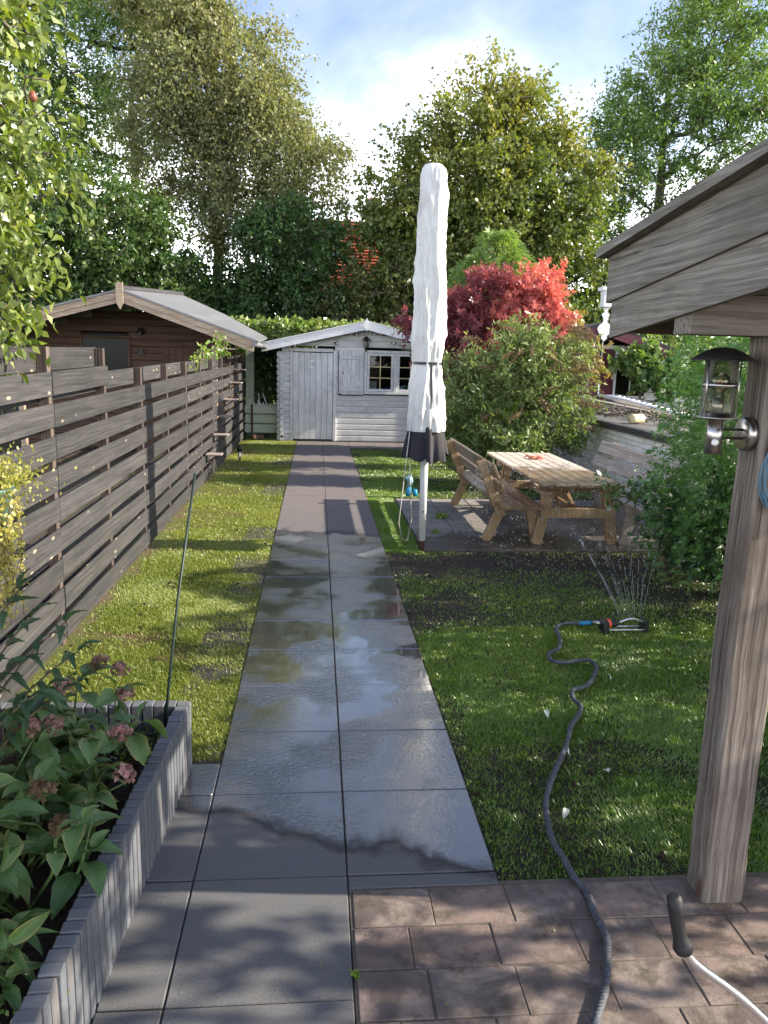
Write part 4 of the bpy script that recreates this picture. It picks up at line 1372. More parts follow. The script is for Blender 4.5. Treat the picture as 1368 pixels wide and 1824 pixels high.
for i in range(60):
    p = np.array([5.1 + gb2.random() * .9, 11.6 + gb2.random() * 3.0, 1.09])
    a = gb2.random() * 3.14
    l = .2 + gb2.random() * .5
    q = p + np.array([math.cos(a) * l, math.sin(a) * l, gb2.random() * .12])
    mid = (p + q) / 2 + np.array([0, 0, .03 + gb2.random() * .1])
    deb.tube([p, mid, q], .006 + gb2.random() * .008, 5)
o = deb.build('twigs', M['bark'], None)
tag(o, 'tangle of dry twigs and wire on the low roof', 'twigs', kind='stuff')

# ================================================================== MAROON SHED (right rear)
ms = thing('maroon_shed', 'white and maroon garden house with ornate white gable trim', 'shed', (8.0, 21, 0))
MY = 20.5
MB().prism([(6.0, 0), (7.42, 0), (7.42, 2.75), (6.0, 2.32)], (0, MY + .1, 0), (1, 0, 0), (0, 0, 1), (0, .1, 0)).build('wall', M['white_trim'], ms)
MB().prism([(8.95, 0), (11.4, 0), (11.4, 1.55), (8.95, 2.35)], (0, MY + .1, 0), (1, 0, 0), (0, 0, 1), (0, .1, 0)).build('wall', M['white_trim'], ms)
bx('wall', M['white_trim'], ms, (8.18, MY + .1, 2.43), (1.5, .1, .1))
for i in range(4):
    bx('door_plank', M['maroon'], ms, (7.50 + .13 * i, MY + .03, 1.5), (.126, .04, 1.75))
bx('door_frame', M['maroon'], ms, (7.38, MY + .0, 1.45), (.08, .06, 2.0))
fw = MB().box((8.02, MY, 1.75), (.06, .06, 1.25)).box((8.9, MY, 1.75), (.06, .06, 1.25)).box((8.46, MY, 2.37), (.82, .06, .06)).box((8.46, MY, 1.12), (.82, .06, .06)).box((8.46, MY + .01, 1.85), (.82, .03, .035)).box((8.46, MY + .01, 1.76), (.035, .031, 1.18)).build('window', M['white_clean'], ms)
bx('pane', M['glass'], fw, (8.46, MY + .045, 1.75), (.82, .005, 1.2), ch=.001)
bx('interior', M['dark_interior'], ms, (8.4, MY + .9, 1.7), (1.8, .05, 1.8))
MB().prism([(0, 0), (4.2, -1.35), (4.2, -1.6), (0, -.27)], (7.45, MY - .5, 3.0), (1, 0, 0), (0, 0, 1), (0, .05, 0)).build('bargeboard', M['maroon'], ms)
MB().prism([(0, 0), (-1.6, -.5), (-1.6, -.77), (0, -.27)], (7.45, MY - .5, 3.0), (1, 0, 0), (0, 0, 1), (0, .05, 0)).build('bargeboard', M['maroon'], ms)
MB().prism([(0, .06), (4.3, -1.31), (4.3, -1.37), (0, .0)], (7.45, MY - .52, 3.0), (1, 0, 0), (0, 0, 1), (0, 3.5, 0)).build('roof', M['dark_roof'], ms)
MB().prism([(0, .06), (-1.7, -.5), (-1.7, -.56), (0, .0)], (7.45, MY - .52, 3.0), (1, 0, 0), (0, 0, 1), (0, 3.5, 0)).build('roof', M['dark_roof'], ms)
pf = [(.05, .62), (.07, .55), (.06, .5), (.10, .43), (.05, .35), (.04, .30), (.11, .24), (.06, .15), (.05, .05), (.14, -.02), (.20, -.12), (.14, -.24), (.07, -.30), (.08, -.36), (.0, -.44)]
MB().prism([(x, z) for x, z in pf] + [(-x, z) for x, z in pf[::-1][1:]], (7.42, MY - .58, 3.0), (1, 0, 0), (0, 0, 1), (0, .04, 0)).build('finial', M['white_clean'], ms)
t = thing('bird_box', 'white bird house on a pole beside the veranda roof corner', 'bird house', (7.45, 20.0, 0))
MB().box((7.40, 19.85, 3.62), (.28, .25, .40)).build('box', M['white_trim'], t)
MB().prism([(-.2, 0), (.2, 0), (.2, .05), (-.2, .09)], (7.40, 19.65, 3.82), (1, 0, 0), (0, 0, 1), (0, .4, 0)).build('roof', M['white_clean'], t)
MB().tube([(7.40, 19.98, 0), (7.40, 19.98, 3.45)], .03, 8).build('pole', M['bin'], t)
t = thing('hanging_lantern', 'small dark lantern hanging by the maroon door', 'lantern', (7.2, 20.2, 2.2))
MB().lathe([(0, .25), (.1, .12), (.085, .1), (.08, -.1), (0, -.12)], 6, (7.2, 20.2, 2.1), smooth=False).build('body', M['metal_dark'], t)
MB().tube([(7.2, 20.2, 2.33), (7.2, 20.2, 2.62)], .008, 5).build('chain', M['metal_dark'], t)

# dark bin by the shed
t = thing('water_butt', 'dark green plastic bin behind the parasol beside the white shed', 'bin', (3.0, 17.0, 0))
MB().lathe([(0, 0), (.21, 0), (.26, .9), (.24, .95)], 18, (3.02, 16.9, 0)).build('body', M['bin'], t)
MB().lathe([(.28, .93), (.27, .99), (.1, 1.05), (0, 1.05)], 18, (3.02, 16.9, 0)).build('lid', M['bin'], t)

# ================================================================== VERANDA (right foreground)
ver = thing('veranda', 'weathered grey wooden veranda roof corner on a square post', 'veranda', (2.5, 1.5, 0))
VX = 1.20


def vz(y, z0):       # roof falls towards +Y
    return z0 + (3.17 - y) * .098


def fascia(xc, th, zb, zt, ya, yb, mat=M['grey_wood'], name='fascia_board'):
    MB().prism([(ya, vz(ya, zb)), (yb, vz(yb, zb)), (yb, vz(yb, zt)), (ya, vz(ya, zt))], (xc - th / 2, 0, 0), (0, 1, 0), (0, 0, 1), (th, 0, 0)).build(name, mat, ver)


fascia(VX + .012, .022, 2.130, 2.288, -1.2, 3.17)
fascia(VX, .026, 2.274, 2.455, -1.2, 3.20)
fascia(VX - .02, .075, 2.457, 2.492, -1.2, 3.235, name='roof_trim')
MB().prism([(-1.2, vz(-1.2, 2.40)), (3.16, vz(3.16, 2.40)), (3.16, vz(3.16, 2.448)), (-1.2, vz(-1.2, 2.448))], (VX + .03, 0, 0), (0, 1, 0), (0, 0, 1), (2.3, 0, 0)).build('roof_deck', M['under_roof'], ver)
bx('front_fascia', M['grey_wood_x'], ver, (VX + 1.17, 3.155, 2.30), (2.30, .022, .30))
bx('beam', M['grey_wood_x'], ver, (VX + 1.18, 2.565, 2.195), (2.32, .12, .13))
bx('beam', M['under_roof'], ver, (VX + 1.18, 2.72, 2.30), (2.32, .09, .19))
for i in range(1, 4):
    y0_, y1_ = -1.1, 3.1
    x = VX + .62 * i
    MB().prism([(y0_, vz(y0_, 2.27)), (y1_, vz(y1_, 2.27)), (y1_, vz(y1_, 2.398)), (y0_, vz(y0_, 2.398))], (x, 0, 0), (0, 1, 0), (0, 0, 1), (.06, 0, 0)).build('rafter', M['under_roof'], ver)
# post: slightly irregular old timber
mbp = MB()
secs = np.linspace(-.04, 2.13, 16)
gp = np.random.default_rng(4)
Vp, Fp = [], []
for i, z in enumerate(secs):
    jx, jy = gp.normal() * .0022, gp.normal() * .0022
    c = .012
    x0_, x1_, y0_, y1_ = 1.50 + jx, 1.665 + jx, 2.49 + jy, 2.635 + jy
    ringp = [(x0_ + c, y0_), (x1_ - c, y0_), (x1_, y0_ + c), (x1_, y1_ - c), (x1_ - c, y1_), (x0_ + c, y1_), (x0_, y1_ - c), (x0_, y0_ + c)]
    Vp += [(a, b, z) for a, b in ringp]
for i in range(len(secs) - 1):
    for j in range(8):
        Fp.append((i * 8 + j, i * 8 + (j + 1) % 8, (i + 1) * 8 + (j + 1) % 8, (i + 1) * 8 + j))
Fp.append(tuple(range(8))[::-1])
Fp.append(tuple(range(8 * 15, 8 * 16)))
mbp.add(Vp, Fp).build('post', M['post_wood'], ver, loc=(1.58, 2.56, 1.0))
for x in (3.38,):
    bx('post', M['post_wood'], ver, (x, 2.56, 1.04), (.14, .14, 2.16))
t = tag(MB().tube([(1.52, 2.44, 2.27), (1.75, 2.43, 2.225), (2.0, 2.43, 2.22), (2.4, 2.43, 2.25), (2.9, 2.43, 2.24)], .008, 6).tube([(1.35, 2.9, 2.30), (1.6, 2.6, 2.262), (2.0, 2.42, 2.265), (2.8, 2.42, 2.255)], .006, 6).build('power_cable', M['black_plastic'], None), 'black cable looping under the veranda roof', 'cable')

# wall lamp on the post
lamp = thing('wall_lamp', 'steel outdoor lamp with dark domed cap and glass cylinder on the veranda post', 'lamp', (1.38, 2.555, 1.73))
LX, LY = 1.372, 2.555
MB().lathe([(0, 2.092), (.03, 2.089), (.06, 2.078), (.085, 2.063), (.103, 2.049), (.104, 2.046), (.085, 2.050), (.05, 2.055), (0, 2.058)], 36, (LX, LY, 0)).build('cap', M['metal_dark'], lamp)
MB().lathe([(.054, 1.868), (.054, 2.048), (.0515, 2.048), (.0515, 1.868)], 32, (LX, LY, 0)).build('glass_cylinder', M['lamp_glass'], lamp)
MB().lathe([(.0, 1.852), (.068, 1.853), (.07, 1.857), (.056, 1.858), (.056, 1.872), (.0535, 1.872), (.0535, 1.859), (0, 1.859)], 32, (LX, LY, 0)).build('base_ring', M['metal_grey'], lamp)
MB().lathe([(.0575, 1.958), (.0585, 1.958), (.0585, 1.972), (.0575, 1.972), (.0575, 1.958)], 32, (LX, LY, 0)).build('middle_band', M['metal_grey'], lamp)
for k in range(3):
    a = R(200 + 120 * k)
    MB().tube([(LX + .0605 * math.cos(a), LY + .0605 * math.sin(a), 1.856), (LX + .0605 * math.cos(a), LY + .0605 * math.sin(a), 2.05)], .0028, 6).build('rod', M['metal_grey'], lamp)
MB().lathe([(0, 1.73), (.027, 1.73), (.027, 1.853), (0, 1.853)], 24, (LX, LY, 0)).build('tube', M['metal_grey'], lamp)
MB().lathe([(0, 1.859), (.020, 1.859), (.020, 1.925), (0, 1.925)], 20, (LX, LY, 0)).build('socket', M['metal_grey'], lamp)
bulb = MB().lathe([(.012, 1.925), (.014, 1.94), (.026, 1.955), (.033, 1.972), (.032, 1.988), (.022, 2.003), (0, 2.009)], 20, (LX, LY, 0)).build('bulb', M['bulb_glass'], lamp)
MB().tube([(LX - .007, LY, 1.945), (LX - .005, LY, 1.98), (LX, LY, 1.985), (LX + .005, LY, 1.98), (LX + .007, LY, 1.945)], .0025, 5).build('filament', M['filament'], bulb)
MB().lathe([(0, .03), (.05, .03), (.058, .024), (.06, 0), (0, 0)], 36, (1.498, LY, 1.80), rot=rot_to((-1, 0, 0))).build('wall_plate', M['metal_grey'], lamp)
for z in (1.815, 1.785):
    MB().tube([(1.47, LY - .008, z), (LX + .02, LY - .008, z)], .0045, 8).build('arm', M['metal_dark'], lamp)
MB().lathe([(0, -.012), (.009, -.009), (.0125, 0), (.009, .009), (0, .012)], 14, (LX - .012, LY - .032, 1.772)).build('motion_sensor', M['white_clean'], lamp)

# coil of blue cable on the post
coil = MB()
gc = np.random.default_rng(9)
for k in range(9):
    pts = []
    rx, rz = .055 + gc.normal() * .008, .10 + gc.normal() * .012
    ph_ = gc.normal() * .25
    for a in np.linspace(0, 2 * math.pi, 25):
        x_, z_ = rx * math.cos(a), rz * math.sin(a)
        pts.append((1.562 + x_ * math.cos(ph_) - z_ * math.sin(ph_) * .4, 2.468 - .0035 * k + .006 * math.sin(2 * a + k), 1.665 + z_ + x_ * math.sin(ph_)))
    coil.tube(pts, .0032, 5, cap=False)
coil.build('cable', M['blue_cable'], None)
o = bpy.data.objects['cable']
o.name = 'cable_coil'
W['cable_coil'] = W['cable']
tag(o, 'coil of blue cable hanging on the front of the veranda post', 'cable')

# ================================================================== PLANTER WALL
pw = thing('raised_planter', 'raised planter edged with upright blue grey concrete blocks', 'planter', (-.95, 2.6, 0))
n_s = 33
g = np.random.default_rng(21)


def edge_x(y):
    return -.60 - (3.6 - y) * .05


proto = None
bw = .0535
me_blk = None
for i in range(46):
    y = 3.585 - bw * (i + .5)
    loc = (edge_x(y) - .032, y, .165)
    rot = (g.normal() * .006, g.normal() * .008, .05 + g.normal() * .01)
    if proto is None:
        proto = MB().box((0, 0, 0), (.064, bw - .0045, .37), ch=.004).build('block', M['edging'], pw, loc=(0, 0, 0))
        proto.location = Vector(loc) - wl(pw)
        proto.rotation_euler = rot
    else:
        dup(proto, pw, (loc[0], loc[1], loc[2] + g.normal() * .002), rot)
for i in range(21):
    x = -.60 - .064 - bw * (i + .5) - .002
    dup(proto, pw, (x, 3.56, .165 + g.normal() * .002), (g.normal() * .006, g.normal() * .006, R(90) + g.normal() * .01))
so = link(bpy.data.objects.new('soil', mesh_np('soil', [(-1.78, 1.0, .20), (-.785, 1.0, .20), (-.655, 3.53, .20), (-1.78, 3.53, .20)], [(0, 1, 2, 3)], M['soil'])), None)
tag(so, 'dark crumbly planting soil in the raised bed', kind='structure')
# clods
gc = np.random.default_rng(31)
n = 900
P = np.stack([gc.uniform(-1.4, -.76, n), gc.uniform(1.5, 3.5, n), np.full(n, .203)], -1)
base = np.array([[1, 0, 0], [-1, 0, 0], [0, 1, 0], [0, -1, 0], [0, 0, 1], [0, 0, -1]], float)
fo_ = np.array([[0, 2, 4], [2, 1, 4], [1, 3, 4], [3, 0, 4], [2, 0, 5], [1, 2, 5], [3, 1, 5], [0, 3, 5]])
sc_ = (gc.random((n, 1, 1)) ** 3 * .016 + .003) * (.6 + .8 * gc.random((n, 6, 1)))
V = (P[:, None] + base[None] * sc_).reshape(-1, 3)
F = (np.arange(n)[:, None, None] * 6 + fo_[None]).reshape(-1, 3)
tag(link(bpy.data.objects.new('soil_clods', mesh_np('soil_clods', V, F, M['soil'])), None), 'loose soil crumbs in the raised bed', 'soil', kind='stuff')

# ---- hydrangea with single leaves
def leaf_mesh(name, mat, L=.12, Wd=.07, nu=9, nv=6, curl=.25, fold=.35, wob=.1, seed=0, tipn=1.0, serr=.0):
    g = np.random.default_rng(seed)
    u = np.linspace(0, 1, nu + 1)
    v = np.linspace(-1, 1, nv + 1)
    Uu, Vv = np.meshgrid(u, v, indexing='ij')
    w = np.sin(np.pi * np.clip(Uu, 0, 1) ** .82) ** .75
    w = w * (1 - .25 * Uu * tipn)
    w = w * (1 + serr * (np.abs(Vv) > .9) * np.where((np.arange(nu + 1) % 2)[:, None] > 0, 1, -1))
    x = Vv * w * Wd / 2
    y = Uu * L
    z = np.abs(x) * fold - curl * L * Uu ** 2 + .10 * L * np.sin(Uu * np.pi)
    z = z + wob * Wd * .3 * np.sin(Uu * 9 + g.uniform(0, 6)) * Vv + .0016 * np.cos(Uu * 40 - np.abs(Vv) * 5) * (np.abs(Vv) > .1)
    V = np.stack([x, y, z], -1).reshape(-1, 3)
    idx = np.arange((nu + 1) * (nv + 1)).reshape(nu + 1, nv + 1)
    F = np.stack([idx[:-1, :-1], idx[:-1, 1:], idx[1:, 1:], idx[1:, :-1]], -1).reshape(-1, 4)
    me = mesh_np(name, V, F, mat, smooth=True)
    uv = me.uv_layers.new(name='UVMap')
    li = F.ravel()
    uvs = np.stack([Vv.ravel()[li] * .5 + .5, Uu.ravel()[li]], -1)
    uv.data.foreach_set('uv', uvs.astype(np.float32).ravel())
    return me


def bigleaf_mat(name, c0, c1, vein, edge=None, trans=.25):
    m = bpy.data.materials.new(name)
    m.use_nodes = True
    nt = m.node_tree
    b = nt.nodes['Principled BSDF']
    out = nt.nodes['Material Output']
    uv = nd(nt, 'ShaderNodeTexCoord')
    s = nd(nt, 'ShaderNodeSeparateXYZ', {0: uv.outputs['UV']})
    oi = nd(nt, 'ShaderNodeObjectInfo')
    av = mth(nt, 'ABSOLUTE', mth(nt, 'SUBTRACT', s.outputs[0], .5))
    ph_ = mth(nt, 'SUBTRACT', mth(nt, 'MULTIPLY', s.outputs[1], 46.0), mth(nt, 'MULTIPLY', av, 34.0))
    sv = mth(nt, 'POWER', mth(nt, 'MAXIMUM', mth(nt, 'COSINE', ph_), 0.0), 8.0)
    mid = mth(nt, 'SUBTRACT', 1.0, mth(nt, 'DIVIDE', av, .035), True)
    vn = mth(nt, 'MAXIMUM', mth(nt, 'MULTIPLY', sv, .55), mid)
    n = nd(nt, 'ShaderNodeTexNoise', {'Vector': uv.outputs['Object'], 'Scale': 22, 'Detail': 4})
    c = mixc(nt, oi.outputs['Random'], c0, c1)
    c = mixc(nt, mth(nt, 'MULTIPLY', n.outputs[0], .5), c, mixc(nt, 1.0, c, (.6, .62, .6), 'MULTIPLY'))
    if edge:
        ef = mth(nt, 'MULTIPLY', ramp(nt, mth(nt, 'ADD', mth(nt, 'MULTIPLY', av, 1.6), mth(nt, 'MULTIPLY', n.outputs[0], .5)), [(.80, 0), (1.0, 1)]).outputs[0], mth(nt, 'GREATER_THAN', oi.outputs['Random'], .45))
        c = mixc(nt, ef, c, edge)
    c = mixc(nt, mth(nt, 'MULTIPLY', vn, .55), c, vein)
    nt.links.new(c, b.inputs['Base Color'])
    b.inputs['Roughness'].default_value = .36
    b.inputs['Specular IOR Level'].default_value = .5
    bmpn = nd(nt, 'ShaderNodeBump', {'Strength': .5, 'Distance': .004, 'Height': mth(nt, 'SUBTRACT', 1.0, vn)})
    nt.links.new(bmpn.outputs[0], b.inputs['Normal'])
    t = nd(nt, 'ShaderNodeBsdfTranslucent', {0: mixc(nt, 1.0, c, (1.3, 1.35, .5), 'MULTIPLY')})
    mx = nd(nt, 'ShaderNodeMixShader', {0: trans, 1: b.outputs[0], 2: t.outputs[0]})
    nt.links.new(mx.outputs[0], out.inputs[0])
    return m


HM = bigleaf_mat('hydrangea_leaf', (.07, .15, .048), (.14, .24, .07), (.21, .30, .13), edge=(.24, .24, .09))
HM2 = bigleaf_mat('pale_bed_leaf', (.06, .13, .03), (.11, .20, .045), (.2, .3, .1), edge=(.22, .2, .06))
HM3 = bigleaf_mat('serrated_leaf', (.032, .078, .032), (.065, .13, .048), (.12, .19, .09))
hyd_meshes = [leaf_mesh('leaf', HM, L=l, Wd=w, curl=c, fold=f, seed=i, serr=.035) for i, (l, w, c, f) in enumerate(((.13, .082, .2, .3), (.12, .075, .4, .25), (.14, .088, .1, .4), (.10, .062, .5, .3), (.15, .092, .3, .2)))]


def set_leaf(me, parent, base, d, size, g, name='leaf', roll=.4):
    d = Vector(d).normalized()
    o = bpy.data.objects.new(name, me)
    z = Vector((0, 0, 1)) + Vector(g.normal(size=3)) * roll
    x = d.cross(z)
    if x.length < 1e-3:
        x = Vector((1, 0, 0))
    x.normalize()
    z = x.cross(d)
    m = Matrix((x, d, z)).transposed()
    link(o, parent, base)
    o.rotation_euler = m.to_euler()
    o.scale = (size, size, size)
    return o


hyd = thing('hydrangea', 'dark green hydrangea with fading pink flower heads in the raised bed', 'hydrangea', (-1.05, 2.8, .2))
gh = np.random.default_rng(14)
stems = MB()
nl = 0
for s_ in range(44):
    bx_, by_ = -1.02 + gh.uniform(-.22, .20), gh.uniform(2.25, 3.3)
    tx = bx_ + gh.normal() * .10 + .04
    ty = by_ + gh.normal() * .10 - .06
    tz = gh.uniform(.42, .66) - .16 * max(0, (tx + .85) / .3)
    tx = min(tx, -.70 + .02 * gh.normal())
    p0, p2 = Vector((bx_, by_, .19)), Vector((tx, ty, tz))
    p1 = (p0 + p2) / 2 + Vector((gh.normal() * .03, gh.normal() * .03, .04))
    stems.tube([p0, p1, p2], [.006, .005, .0035], 5)
    for tier, (f, cnt, sz) in enumerate(((1.0, 2, .62), (.96, 2, .95), (.80, 2, 1.1), (.60, 2, 1.05))):
        q = p0.lerp(p2, f)
        a0 = gh.uniform(0, 6.28)
        for k in range(cnt):
            if nl >= 290:
                continue
            a = a0 + math.pi * k + gh.normal() * .2
            tilt = (.35, .0, -.2, -.3)[tier] + gh.normal() * .25
            d = (math.cos(a) * math.cos(tilt), math.sin(a) * math.cos(tilt), math.sin(tilt))
            set_leaf(hyd_meshes[gh.integers(5)], hyd, q + Vector(d) * .012, d, sz * gh.uniform(.85, 1.2), gh)
            nl += 1
stems.build('stem', M['greenstem'], hyd, loc=wl(hyd))
# flower heads
for i, (x, y, z, pink) in enumerate(((-.87, 3.28, .60, .6), (-.98, 3.36, .60, .3), (-.82, 3.15, .54, .9), (-.78, 2.88, .50, .8), (-1.03, 2.62, .66, .95), (-.97, 2.70, .63, .7), (-.71, 2.66, .45, .9), (-.92, 2.42, .54, .0), (-.86, 2.38, .43, .1), (-1.04, 3.05, .62, .7))):
    gf = np.random.default_rng(100 + i)
    n = 60
    d = unit(gf.normal(size=(n, 3)) + np.array([0, 0, .5]))
    P = np.array([x + .015, y, z + .045]) + d * (.022 + .020 * gf.random((n, 1))) * np.array([1.1, 1.1, .75])
    Vv, Ff = star_cards(P, np.cross(d, gf.normal(size=(n, 3))), .0145, gf, 4, 90, .8)
    foliage('flower_head', Vv, Ff, LEAF['pink'] if pink > .2 else LEAF['spent'], hyd, gf.random(n) * .95 * (.4 + .6 * pink), 16)

low_p = thing('bed_plant', 'fresh green plant with pointed leaves at the near end of the raised bed', 'plant', (-.95, 1.95, .2))
gl_ = np.random.default_rng(15)
pl_meshes = [leaf_mesh('leaf', HM2, L=.12, Wd=.048, curl=c, fold=.4, seed=20 + i) for i, c in enumerate((.5, .9, .3))]
for s_ in range(9):
    bx_, by_ = -.93 + gl_.uniform(-.1, .09), 1.97 + gl_.uniform(-.12, .16)
    h_ = gl_.uniform(.08, .22)
    for k in range(5):
        a = 2.4 * k + gl_.uniform(0, 1)
        tilt = .55 - .1 * k + gl_.normal() * .2
        d = (math.cos(a) * math.cos(tilt), math.sin(a) * math.cos(tilt), math.sin(tilt))
        set_leaf(pl_meshes[gl_.integers(3)], low_p, (bx_, by_, .2 + h_ * (1 - .12 * k)), d, gl_.uniform(.7, 1.1), gl_)
stm = MB()
for s_ in range(9):
    stm.tube([(-.93 + .03 * (s_ % 3 - 1), 1.97 + .04 * (s_ // 3 - 1), .19), (-.93 + .04 * (s_ % 3 - 1), 1.97 + .06 * (s_ // 3 - 1), .36)], .004, 5)
stm.build('stem', M['greenstem'], low_p, loc=wl(low_p))

eld = thing('leafy_shrub', 'dark serrated leaved branches reaching over the bed from the left edge', 'shrub', (-1.35, 2.55, .2))
ge = np.random.default_rng(16)
el_meshes = [leaf_mesh('leaf', HM3, L=.085, Wd=.034, nu=12, curl=c, fold=.45, seed=40 + i, serr=.09) for i, c in enumerate((.2, .5, .8))]
br = MB()
for (p0, p1) in (((-1.38, 2.55, .2), (-.86, 2.62, 1.10)), ((-1.36, 2.55, .2), (-.80, 2.55, 1.02)), ((-1.35, 2.6, .2), (-.93, 2.5, 1.16)), ((-1.35, 2.5, .2), (-.88, 2.45, .93)), ((-1.4, 2.6, .2), (-1.0, 2.6, 1.22)), ((-1.4, 2.6, .2), (-.98, 2.4, 1.02)), ((-1.32, 2.5, .2), (-.84, 2.66, .86))):
    a, b = Vector(p0), Vector(p1)
    m1 = a.lerp(b, .55) + Vector((-.10, 0, .14))
    pts = [a * (1 - t_) ** 2 + m1 * 2 * t_ * (1 - t_) + b * t_ * t_ for t_ in np.linspace(0, 1, 9)]
    br.tube(pts, list(np.linspace(.008, .0025, 9)), 5)
    for k in range(11):
        t_ = .58 + .042 * k
        q = a * (1 - t_) ** 2 + m1 * 2 * t_ * (1 - t_) + b * t_ * t_
        dr = (b - m1).normalized()
        sd_ = dr.cross(Vector((0, 0, 1))).normalized() * (1 if k % 2 else -1)
        d = dr * .55 + sd_ * .8 + Vector(ge.normal(size=3)) * .28
        set_leaf(el_meshes[ge.integers(3)], eld, q, d, ge.uniform(.7, 1.15), ge)
    set_leaf(el_meshes[0], eld, b, (b - m1), 1.0, ge)
br.build('stem', M['twig'], eld, loc=wl(eld))

# weeds in the bed
gw = np.random.default_rng(18)
for i, (x, y, nn, lab) in enumerate(((-.82, 3.38, 260, 'bright green weeds in the far corner of the raised bed'), (-.83, 1.85, 60, 'tiny weeds in the near soil of the raised bed'))):
    P = np.stack([x + gw.normal(size=nn) * .06, y + gw.normal(size=nn) * .07, .205 + gw.random(nn) * .05], -1)
    D = gw.normal(size=(nn, 3)) + np.array([0, 0, .4])
    Vv, Ff = leaf_cards(P, D, .022, .014, gw)
    t = thing('weed', lab, 'weeds', (x, y, .2))
    foliage('leaves', Vv, Ff, LEAF['weed'], t, gw.random(nn), 4)

# green stake in the bed
st = tag(MB().tube([(-.715, 3.36, .1), (-.665, 3.66, .85), (-.615, 3.95, 1.42)], [.0075, .007, .0065], 8).build('garden_stake', M['stake'], None), 'thin dark green plant stake leaning out of the raised bed', 'stake')

# hanging pot with creeping jenny
jen = thing('creeping_jenny', 'yellow leaved trailing plant hanging from a pot at the left edge', 'plant', (-1.42, 3.4, 0))
MB().lathe([(0, 1.22), (.09, 1.22), (.13, 1.42), (.135, 1.43), (.12, 1.43), (.11, 1.38), (0, 1.38)], 20, (-1.44, 3.4, 0)).build('pot', M['pot'], jen)
bx('stand', M['fence_post'], jen, (-1.46, 3.4, .61), (.05, .05, 1.22))
gj = np.random.default_rng(19)
n = 1500
P = np.array([-1.40, 3.4, 1.47]) + gj.normal(size=(n, 3)) * np.array([.095, .10, .05])
D = gj.normal(size=(n, 3)) + np.array([0, 0, .6])
Vv, Ff = leaf_cards(P, D, .02, .013, gj)
foliage('foliage', Vv, Ff, LEAF['jenny'], jen, gj.random(n) * .6, 4)
Pl, Dl = [], []
strand = MB()
for s_ in range(22):
    x, y = -1.33 + gj.normal() * .035, 3.36 + gj.normal() * .06
    ln = gj.uniform(.2, .58)
    pts = [(-1.36, 3.4, 1.45), (x, y, 1.40)]
    for k in range(14):
        pts.append((x + gj.normal() * .006, y + gj.normal() * .006, 1.40 - ln * (k + 1) / 14))
    strand.tube(pts, .0014, 4)
    for k in range(int(ln * 95)):
        z = 1.40 - ln * gj.random()
        Pl.append((x + gj.normal() * .008, y + gj.normal() * .008, z))
        Dl.append(gj.normal(size=3) + np.array([0, 0, -.3]))
strand.build('strand', M['twig'], jen)
Pl, Dl = np.array(Pl), np.array(Dl)
Vv, Ff = star_cards(Pl, Dl, .016, gj, 2, 50, .9)
foliage('hanging_leaves', Vv, Ff, LEAF['jenny'], jen, .35 + gj.random(len(Pl)) * .65, 8)

# ================================================================== HOSE, SPRINKLER, SMALL THINGS
HP = [(2.14, 5.57), (1.97, 5.58), (1.85, 5.48), (1.8, 5.22), (1.73, 5.05), (1.63, 4.95), (1.62, 4.83), (1.71, 4.8), (1.87, 4.84), (1.89, 4.72), (1.8, 4.54), (1.71, 4.42), (1.61, 4.36), (1.57, 4.24), (1.58, 4.13), (1.52, 4.01), (1.44, 3.89), (1.36, 3.71), (1.27, 3.54), (1.18, 3.38), (1.09, 3.19), (1.05, 3.05), (1.02, 2.87), (1.03, 2.76), (1.04, 2.64), (1.06, 2.55), (1.05, 2.43), (1.05, 2.32), (1.01, 2.2), (.96, 2.09), (.88, 1.96), (.80, 1.8), (.75, 1.6)]


def smooth_pts(P, k=4):
    P = np.array(P, float)
    out = []
    for i in range(len(P) - 1):
        p0, p1, p2, p3 = P[max(i - 1, 0)], P[i], P[i + 1], P[min(i + 2, len(P) - 1)]
        for j in range(k):
            t_ = j / k
            out.append(.5 * ((2 * p1) + (-p0 + p2) * t_ + (2 * p0 - 5 * p1 + 4 * p2 - p3) * t_ ** 2 + (-p0 + 3 * p1 - 3 * p2 + p3) * t_ ** 3))
    out.append(P[-1])
    return out


hp = smooth_pts([(x, y, .022 if y > 2.7 else .014) for x, y in HP], 8)
gho = np.random.default_rng(23)
rr_ = [.0135 + .0018 * gho.random() for _ in hp]
hose = thing('garden_hose', 'dark grey fabric garden hose snaking across the lawn to the sprinkler', 'hose', (1.5, 3.6, 0))
MB().tube(hp, rr_, 8).build('hose_line', M['hose'], hose)
MB().tube([(2.06, 5.575, .022), (2.13, 5.565, .03), (2.16, 5.56, .035)], [.016, .017, .014], 10).build('connector', M['blue_plastic'], hose)

spk = thing('lawn_sprinkler', 'oscillating lawn sprinkler with arched silver spray bar on the grass', 'sprinkler', (2.38, 5.45, 0))
MB().tube([(2.155, 5.53, .045), (2.22, 5.50, .05)], .017, 10).build('hose_socket', M['metal_grey'], spk)
MB().prism([(-.015, -.01), (.03, -.01), (.022, .075), (.0, .085), (-.02, .07)], (2.225, 5.43, .0), (1, 0, 0), (0, 0, 1), (0, .12, 0)).build('end_foot', M['black_plastic'], spk)
MB().lathe([(.03, 0), (.036, .004), (.036, .026), (.03, .03)], 16, (2.245, 5.48, .055), rot=rot_to((1, 0, 0))).build('control_ring', M['orange_plastic'], spk)
MB().lathe([(0, 0), (.028, 0), (.03, .03), (.022, .05), (.013, .075), (0, .075)], 14, (2.275, 5.48, .055), rot=rot_to((1, 0, 0))).build('motor', M['black_plastic'], spk)
arc = [(2.345 + .195 * t_, 5.48, .062 + .030 * math.sin(math.pi * t_)) for t_ in np.linspace(0, 1, 13)]
sb = MB().tube(arc, .0085, 8).build('spray_bar', M['alu'], spk)
